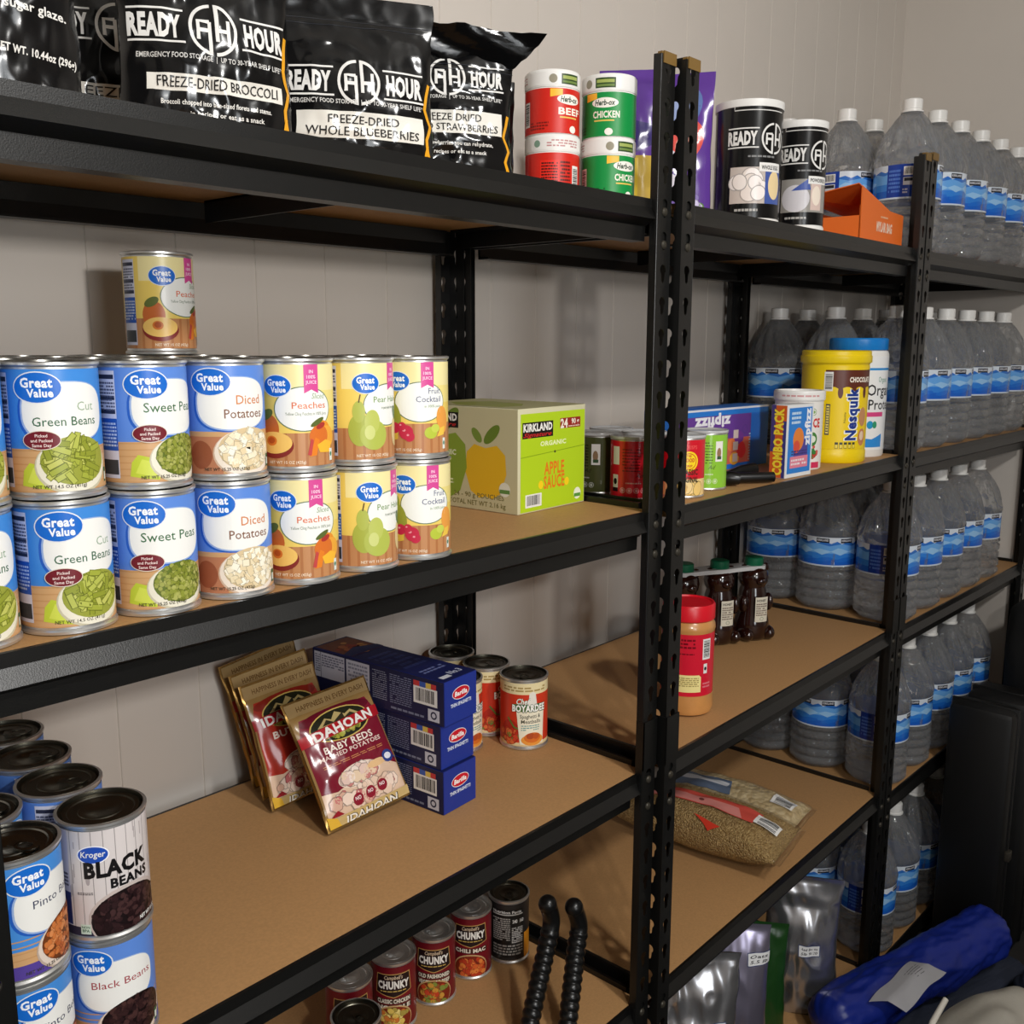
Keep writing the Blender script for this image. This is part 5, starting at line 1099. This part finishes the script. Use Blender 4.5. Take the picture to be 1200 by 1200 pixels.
mylar('tall silver bag with a note reading red beans, beside the water jugs', 0.775, 0.085, 6, 0.175, 0.335, 0.11, 'silver', 29, (0.016, 0.165, ['Red Beans', '5lb 9/20']), wr=0.008, fold=lambda u, v_: (-0.05*max(0, v_-0.72)*3*(1-u)*1.0, -0.10*max(0, v_-0.78)))
# small white pouch beside the dark soup tin
P = Pouch(0.060, 0.120, 0.026, stand2, 41, 0.003, lambda v_: 1.0, scale=6)
pouch('seasoning_pouch', 'small white and orange pouch leaning behind the dark soup tin', 'pouch', (-0.037, 0.345, TA[3]), (0, 0, face_cam(0, 0.33, 10)), P, 'white_plastic', lambda a, W, H: (a.rect(-W/2, 0, W/2, H, (226, 224, 224)), a.rect(-W/2, 0.0, W/2, H*0.45, (230, 170, 50)), a.ell(0.01, H*0.35, 0.02, 0.02, (214, 90, 40))), 'gloss')

# bags of lentils and beans lying on the fourth shelf
def lying_bag(label, base, xd, zd, W, H, D, seeds, seed, arts):
    P = Pouch(W, H, D, lambda v_: 0 if v_ < 0.02 or v_ > 0.97 else sin(pi*(v_-0.02)/0.95)**0.36, seed, 0.005, lambda v_: 1-0.04*sin(pi*v_), scale=6, p=0.42)
    t = thing('dried_bean_bag', label, 'bag', base, 0, 'bags of dried pulses')
    Q = Pouch(W*0.965, H*0.965, D*0.93, P.prof, seed, 0.004, P.taper, scale=6, p=0.42)
    part('bag_contents', Q.body(40, 50), seeds, t, angle=80, label='dried seeds seen through the clear film')
    part('bag_film', P.body(40, 50), M['clearbag'], t, angle=80, label='clear plastic film')
    a = Art(seed); arts(a, W, H)
    art_part('printed_panel', a.build(P.front(), 0.00008, 0.005, 0.005, (-W/2, 0, W/2, H)), M['film'], t)
    place_axes(t, base, xd, zd); return t
def seedmat(name, c1, c2, c3, sc):
    m = bpy.data.materials.new(name); m.use_nodes = True; nt = m.node_tree; b = nt.nodes['Principled BSDF']; b.inputs['Roughness'].default_value = 0.5
    tc = nt.nodes.new('ShaderNodeTexCoord'); vo = nt.nodes.new('ShaderNodeTexVoronoi'); vo.inputs['Scale'].default_value = sc
    r = nt.nodes.new('ShaderNodeValToRGB'); e = r.color_ramp.elements; e[0].color = lin(c1); e[1].color = lin(c2); e.new(0.5).color = lin(c3)
    sp = nt.nodes.new('ShaderNodeSeparateColor')
    nt.links.new(tc.outputs['Object'], vo.inputs['Vector']); nt.links.new(vo.outputs['Color'], sp.inputs[0]); nt.links.new(sp.outputs[0], r.inputs['Fac']); nt.links.new(r.outputs['Color'], b.inputs['Base Color'])
    bp = nt.nodes.new('ShaderNodeBump'); bp.inputs['Strength'].default_value = 0.9; bp.inputs['Distance'].default_value = 0.004; bp.invert = True
    nt.links.new(vo.outputs['Distance'], bp.inputs['Height']); nt.links.new(bp.outputs['Normal'], b.inputs['Normal'])
    return m
lent = seedmat('lentils', (204, 170, 112), (150, 116, 66), (176, 142, 88), 300); limas = seedmat('lima_beans', (222, 200, 156), (200, 172, 124), (212, 188, 142), 90)
def lent_art(a, W, H):
    a.poly([(-W*0.02, H*0.14), (W*0.20, H*0.10), (W*0.17, H*0.80), (-W*0.12, H*0.82)], (196, 78, 66)); a.poly([(W*0.04, H*0.22), (W*0.18, H*0.20), (W*0.16, H*0.74), (-W*0.0, H*0.70)], (206, 130, 122)); a.ell(W*0.09, H*0.50, 0.004, 0.006, (110, 60, 56)); a.barcode(-W*0.08, H*0.80, W*0.14, H*0.93); a.poly([(W*0.47, H*0.60), (W*0.42, H*0.56), (W*0.36, H*0.50), (W*0.40, H*0.66)], (206, 62, 44)); a.ell(W*0.30, H*0.30, 0.006, 0.009, (96, 66, 40))
def lima_art(a, W, H):
    a.poly([(-W*0.1, H*0.1), (W*0.3, H*0.1), (W*0.3, H*0.55), (-W*0.1, H*0.5)], (96, 110, 132)); a.poly([(W*0.0, H*0.05), (W*0.12, H*0.05), (W*0.12, H*0.5), (W*0.0, H*0.5)], (196, 198, 204)); a.barcode(-W*0.2, H*0.78, W*0.1, H*0.92)
# long axis points from the rear of the shelf to the front edge
lying_bag('clear bag of green-brown lentils with a red panel lying across the shelf', (0.468, 0.385, TB[3]+0.062), (-0.97, -0.10, -0.10), (0.045, -0.38, 0.0), 0.150, 0.395, 0.112, lent, 15, lent_art)
lying_bag('clear bag of cream beans lying behind the lentils', (0.628, 0.395, TB[3]+0.045), (-0.97, -0.08, -0.05), (0.02, -0.36, 0.0), 0.135, 0.36, 0.078, limas, 25, lima_art)

# ------------------------------------------------------------------ water jugs in the corner unit
JR, JH = 0.0755, 0.34
def jug_proto(label):
    t = thing('water_jug', label, 'water jug', (0, 0, 0), 0, 'clear water jugs'); t.scale = (1, 1, 1.045)
    prof = [(0, 0.004), (0.05, 0.003), (0.062, 0.0), (0.070, 0.008)]
    for k in range(4):
        z = 0.014+k*0.0225; prof += [(JR, z), (JR, z+0.008), (JR-0.005, z+0.0125), (JR-0.005, z+0.0145), (JR, z+0.019)]
    prof += [(JR, 0.104), (JR-0.002, 0.108), (JR-0.002, 0.182), (JR, 0.186), (JR, 0.196), (0.070, 0.212), (0.062, 0.236), (0.050, 0.260), (0.036, 0.282), (0.024, 0.296), (0.0195, 0.300), (0.0195, 0.308), (0, 0.308)]
    def rf(a, z):
        if 0.19 < z < 0.292: q = sin(pi*(z-0.19)/0.102); return 1+0.065*q*sin(13*a+z*46)
        return 1+0.010*sin(6*a+1)+0.004*sin(17*a+z*60)
    # finer rings through the fluted shoulder
    pf = []
    for (r0, z0_), (r1, z1_) in zip(prof[:-1], prof[1:]):
        pf.append((r0, z0_)); m_ = 3 if z0_ >= 0.196 and z1_ <= 0.296 else 1
        for i in range(1, m_): pf.append((r0+(r1-r0)*i/m_, z0_+(z1_-z0_)*i/m_))
    pf.append(prof[-1])
    bm = bmesh.new(); lathe(bm, pf, 84, rfn=rf); part('jug_body', bm, M['water'], t, angle=60)
    bm = bmesh.new(); lathe(bm, [(0.019, 0.296), (0.0245, 0.297), (0.0245, 0.300), (0.0205, 0.301), (0.0205, 0.303), (0.0215, 0.304), (0.0215, 0.323), (0.019, 0.325), (0, 0.325)], 32); part('cap', bm, M['white_plastic'], t)
    a = Art(7); X = pi*JR; y0, y1 = 0.110, 0.181
    a.rect(-X, y0, X, y1, (28, 96, 196)); a.rect(-X, 0.128, X, 0.150, (52, 128, 214)); a.rect(-X, 0.142, X, 0.168, (104, 166, 228)); a.rect(-X, 0.1655, X, y1, (214, 222, 232))
    for x, q in ((-0.21, 0.010), (-0.165, 0.006), (-0.12, 0.009), (-0.075, 0.006), (-0.03, 0.010), (0.015, 0.006), (0.06, 0.009), (0.105, 0.006)): a.poly([(x-0.024, 0.147), (x-0.006, 0.147+q), (x+0.006, 0.146+q*0.8), (x+0.024, 0.147), (x, 0.138)], (150, 196, 236), 0.2)
    for x in (-0.19, -0.13, -0.08, -0.03, 0.02, 0.07): a.ell(x, 0.127, 0.022, 0.005, (34, 108, 204), 0.15, lift=0.2)
    for k in range(8): x = -X+0.06*k; a.poly([(x, 0.166), (x+0.02, 0.171), (x+0.034, 0.166), (x+0.048, 0.172), (x+0.06, 0.166), (x+0.03, 0.160)], (48, 112, 196), 0.2)
    for k in range(-3, 2): x = 0.060*k; a.rect(x, 0.168, x+0.032, 0.1785, (22, 24, 34)); a.text('KIRKLAND', x+0.002, 0.1715, 0.0048, (214, 214, 220), w=0.028, bold=0.03)
    a.rect(-X, y0, X, y0+0.0035, (206, 216, 228))
    b0 = X-0.075                                        # the back panel of the band
    for sx in (1,):
        a.rect(b0, y0+0.004, X, y1, (24, 58, 150)); a.greek(b0+0.004, 0.122, b0+0.03, 0.172, 6, (80, 120, 200)); a.barcode(b0+0.036, 0.158, b0+0.066, 0.176); a.rect(b0+0.036, 0.138, b0+0.066, 0.154, (200, 200, 206)); a.rect(b0+0.038, 0.146, b0+0.064, 0.1525, (26, 26, 36)); a.greek(b0+0.036, 0.120, b0+0.046, 0.132, 2, (200, 200, 206))
    me = art_part('label_band', a.build(cyl(JR-0.0012), stepx=0.006, bounds=(-X, y0, X, y1)), M['gloss'], t)
    return t
ordn = ['first', 'second', 'third', 'fourth', 'fifth', 'sixth']
tiers = ['top', 'second', 'third', 'fourth', 'lowest']
jp = None; rnd = random.Random(12)
ncols = [(6, 6, 3), (6, 6, 3), (5, 5, 2), (5, 4, 2), (4, 3, 1)]
for ti in range(5):
    for ri, n in enumerate(ncols[ti]):
        for ci in range(n):
            x = (1.097, 1.100, 1.135, 1.150, 1.145)[ti]+0.1545*ci+(0.008 if ri == 2 else 0); y = (0.081, 0.2352, 0.3894)[ri]-0.010*(x-1.0)
            lab = 'clear blue-labelled water jug, %s from post in %s row, %s tier of corner unit' % (ordn[ci], ('front', 'middle', 'rear')[ri], tiers[ti])
            off = rnd.uniform(-25, 25)
            if ri == 0 and ci == 0: off = 200 if ti in (0, 3, 4, 2) else 150
            if ri == 0 and ci and ti in (0, 1): off = 30+rnd.uniform(-6, 6)
            if ti == 0 and ri == 1 and ci == 0: off = 170
            rz = face_cam(x, y, off)
            if jp is None: jp = jug_proto(lab); jp.location = (x, y, ZC[ti]+0.0006); jp.rotation_euler = (0, 0, rz)
            else: dup(jp, lab, (x, y, ZC[ti]+0.0006), rz)

# ------------------------------------------------------------------ odds and ends
# two black flexible tubes rising in front of the fourth shelf
def flex(label, pts):
    P = [Vector(p) for p in pts]; q = []
    for i in range(len(P)-1):                            # Catmull-Rom
        p0, p1, p2, p3 = P[max(i-1, 0)], P[i], P[i+1], P[min(i+2, len(P)-1)]
        for k in range(24):
            s_ = k/24; q.append(0.5*((2*p1)+(p2-p0)*s_+(2*p0-5*p1+4*p2-p3)*s_*s_+(3*p1-p0-3*p2+p3)*s_**3))
    q.append(P[-1])
    t = thing('flexible_tube', label, 'tube', (pts[0][0], pts[0][1], pts[0][2]), 0, 'black flexible tubes')
    q = [p-P[0] for p in q]; n = len(q)
    bm = bmesh.new(); d = [0]
    for i in range(1, n): d.append(d[-1]+(q[i]-q[i-1]).length)
    tot = d[-1]
    # resample densely so that the rings read
    rs = []; j = 0; N = 260
    for k in range(N+1):
        s_ = tot*k/N
        while j < n-2 and d[j+1] < s_: j += 1
        f = (s_-d[j])/max(1e-9, d[j+1]-d[j]); rs.append(q[j].lerp(q[j+1], f))
    def rf(s_):
        z = s_*tot
        if tot-z < 0.05: return 0.0145
        return 0.0138+0.0022*abs(sin(z*pi/0.0135))
    tube(bm, rs, 0.014, 14, rf, True); part('ribbed_tube', bm, M['black_rubber'], t, angle=50)
    bm = bmesh.new(); bmesh.ops.create_uvsphere(bm, u_segments=16, v_segments=10, radius=0.0155); bmesh.ops.translate(bm, vec=q[-1], verts=bm.verts); part('end_cap', bm, M['black_rubber'], t)
    return t
z4 = TA[3]
flex('left one of two black ribbed flexible tubes curving upward', [(-0.222, 0.075, z4+0.016), (-0.195, 0.085, z4+0.055), (-0.150, 0.100, z4+0.115), (-0.128, 0.106, z4+0.158), (-0.138, 0.106, z4+0.193)])
flex('right one of two black ribbed flexible tubes curving upward', [(-0.166, 0.040, z4+0.016), (-0.142, 0.052, z4+0.060), (-0.108, 0.070, z4+0.112), (-0.090, 0.078, z4+0.145), (-0.102, 0.080, z4+0.182)])
# black clamp lying by the drink mix boxes
t = thing('bar_clamp', 'black hand tool lying on the shelf in front of the drink mix box', 'tool', (0.318, 0.062, TB[1]), radians(0))
bm = bmesh.new(); tube(bm, [(-0.012, 0.006, 0.011), (0.02, -0.022, 0.011), (0.060, -0.052, 0.011)], 0.0095, 14); part('clamp_bar', bm, M['black_rubber'], t)
bm = bmesh.new(); tube(bm, [(-0.035, 0.0, 0.014), (-0.03, -0.012, 0.014), (-0.018, -0.026, 0.013)], 0.013, 14, lambda s_: 0.0105+0.003*sin(pi*s_)); part('clamp_jaw', bm, M['black_rubber'], t)
bm = bmesh.new(); tube(bm, [(0.02, 0.018, 0.012), (0.05, 0.008, 0.018), (0.082, 0.0, 0.018)], 0.010, 14, lambda s_: 0.008+0.005*s_); part('clamp_handle', bm, M['black_rubber'], t)

# blue rolled sack with a paper tag, cloths and cases on the floor in front of the corner unit
def cloth_roll(name, label, cat, A, B, R, m, seed, squash=1.0, sub=60, endcap=True):
    A, B = Vector(A), Vector(B); ax = (B-A); L = ax.length; ax.normalize(); s_ = ax.cross(Vector((0, 0, 1))).normalized(); u = s_.cross(ax)
    t = thing(name, label, cat, (A.x, A.y, A.z))
    bm = bmesh.new(); rings = []; n = 72; sub = 120
    for i in range(sub+1):
        f = i/sub; e = min(f, 1-f)*L; q = sqrt(max(0, 1-(1-min(1, e/(R*0.7)))**2))
        ring = []
        for k in range(n):
            a = 2*pi*k/n; w_ = 1+0.17*n3(f*L*9+seed, cos(a)*1.6, sin(a)*1.6+seed)+0.10*(0.5-abs(n3(f*L*15+a*0.6, cos(a)*3, sin(a)*3+seed)))+0.05*n3(f*L*40, cos(a)*5, sin(a)*5+seed)
            rr = R*w_*(0.12+0.88*q); ring.append(bm.verts.new(ax*(f*L)+s_*cos(a)*rr+u*sin(a)*rr*squash))
        rings.append(ring)
    for X_, Y_ in zip(rings[:-1], rings[1:]):
        for k in range(n): bm.faces.new((X_[k], X_[(k+1) % n], Y_[(k+1) % n], Y_[k]))
    bm.faces.new(rings[0][::-1]); bm.faces.new(rings[-1]); part('fabric', bm, M[m], t, angle=80); return t
roll = cloth_roll('rolled_sack', 'blue nylon sack rolled up on the pile in front of the shelves', 'sack', (0.655, -0.030, -0.205), (1.255, -0.215, -0.165), 0.062, 'bluecloth', 3)
cloth_roll('folded_cloth', 'dark navy cloth bundle under the blue roll', 'cloth', (0.72, -0.070, -0.300), (1.34, -0.250, -0.294), 0.036, 'navycloth', 15, 0.6)
cloth_roll('folded_cloth', 'grey navy cloth bundle behind the white canvas', 'cloth', (1.16, -0.330, -0.268), (1.62, -0.47, -0.265), 0.064, 'navycloth', 19, 0.8)
# paper tag
TAGF = lambda u, q: (-0.075+0.150*q+0.052*(u-0.5), 0.062-0.095*u*0.6-0.045*(1-q), 0.008-0.022*abs(u-0.5)+0.004*sin(q*9+u*3)+0.014*q-0.02*(1-q)*(1-q))
t = thing('paper_tag', 'creased white paper tag lying on the blue sack', 'tag', (0.800, -0.168, -0.116), radians(-28))
bm = bmesh.new(); g = {}
for i in range(9):
    for j in range(13):
        u, q = i/8, j/12; g[i, j] = bm.verts.new((-0.075+0.150*q+0.052*(u-0.5), 0.062-0.0*q-0.095*u*0.6-0.045*(1-q), 0.008-0.022*abs(u-0.5)+0.004*sin(q*9+u*3)+0.014*q-0.02*(1-q)*(1-q)))
for i in range(8):
    for j in range(12): bm.faces.new((g[i, j], g[i+1, j], g[i+1, j+1], g[i, j+1]))
bmesh.ops.solidify(bm, geom=bm.faces[:], thickness=0.0008); part('paper', bm, mat('tag_paper', (206, 204, 206), 0.7), t, angle=70)
a = Art(9)
for k in range(5): a.line([(0.25+0.09*k, 0.62+0.02*sin(k*3)), (0.27+0.09*k, 0.75), (0.26+0.09*k, 0.90-0.03*k)], 0.016, (52, 52, 60), 0.2)
art_part('handwriting', a.build(lambda x, y: (TAGF(x, y), (0, 0, 1)), 0.0006, 0.1, 0.1), M['card'], t)
# white canvas with a rolled hem
t = thing('white_canvas', 'off-white canvas cloth heaped in the lower right corner', 'cloth', (0.765, -0.320, FLOOR))
bm = bmesh.new(); nx, ny = 50, 40; g = {}
for i in range(nx+1):
    for j in range(ny+1):
        u, q = i/nx, j/ny
        X_ = -0.115+0.36*u; Y_ = 0.145-0.30*q-0.10*u
        top = 0.285*sin(pi*min(1, 0.12+u*0.9))**0.5*(sin(pi*(0.06+0.88*q))**0.55)
        g[i, j] = bm.verts.new((X_, Y_, max(0.002, top+0.014*n3(u*6, q*5, 3)+0.01*sin(u*20+q*6)*q)))
for i in range(nx):
    for j in range(ny): bm.faces.new((g[i, j], g[i+1, j], g[i+1, j+1], g[i, j+1]))
bmesh.ops.solidify(bm, geom=bm.faces[:], thickness=0.003); part('canvas', bm, M['whitecloth'], t, angle=80)
bm = bmesh.new(); tube(bm, [(-0.112, 0.09, 0.03), (-0.108, 0.085, 0.11), (-0.085, 0.08, 0.165), (-0.04, 0.080, 0.200), (0.02, 0.075, 0.225)], 0.012, 12, lambda s_: 0.009-0.003*s_); part('hem', bm, M['whitecloth'], t)
# black cases and a tall black fabric bag standing in front of the corner unit
def case(label, x0, x1, y0, y1, h, name='hard_case', m='blackcase', rz=0):
    t = thing(name, label, 'case', (x0, y0, FLOOR), rz); bm = bmesh.new(); box(bm, 0, x1-x0, 0, y1-y0, 0.0, h, 0.018); part('case_shell', bm, M[m], t)
    bm = bmesh.new(); box(bm, (x1-x0)*0.46, (x1-x0)*0.54, -0.004, (y1-y0)+0.002, 0.01, h+0.003, 0.002); part('case_seam', bm, M['blackcase'], t)
    bm = bmesh.new(); box(bm, (x1-x0)*0.36, (x1-x0)*0.64, -0.012, 0.004, h*0.42, h*0.46, 0.003); part('latch', bm, M['rivet'], t)
    return t
case('narrow black case standing beside the lower water jugs', 1.315, 1.40, -0.195, -0.035, 0.70)
case('wider black case standing between the narrow case and the tall bag', 1.415, 1.56, -0.215, -0.045, 0.70)
t = thing('garment_bag', 'tall black fabric bag standing at the right edge', 'bag', (1.765, -0.20, FLOOR), radians(-18))
bm = bmesh.new(); rings = []; n = 48
for i in range(41):
    f = i/40; ring = []
    for k in range(n):
        a = 2*pi*k/n; w_ = 1+0.10*n3(cos(a)*2.2, sin(a)*2.2, f*3.5)+0.05*n3(cos(a)*5, sin(a)*5, f*9)
        c, s_ = cos(a), sin(a); e = 2.8; q = (abs(c)**e+abs(s_)**e)**(-1/e); cap = 1 if f < 0.94 else sqrt(max(0.02, 1-((f-0.94)/0.06)**2))
        ring.append(bm.verts.new((0.17*c*q*w_*cap, 0.12*s_*q*w_*cap, f*0.93)))
    rings.append(ring)
for X_, Y_ in zip(rings[:-1], rings[1:]):
    for k in range(n): bm.faces.new((X_[k], X_[(k+1) % n], Y_[(k+1) % n], Y_[k]))
bm.faces.new(rings[0][::-1]); bm.faces.new(rings[-1]); part('bag_fabric', bm, M['blackcloth'], t, angle=80)
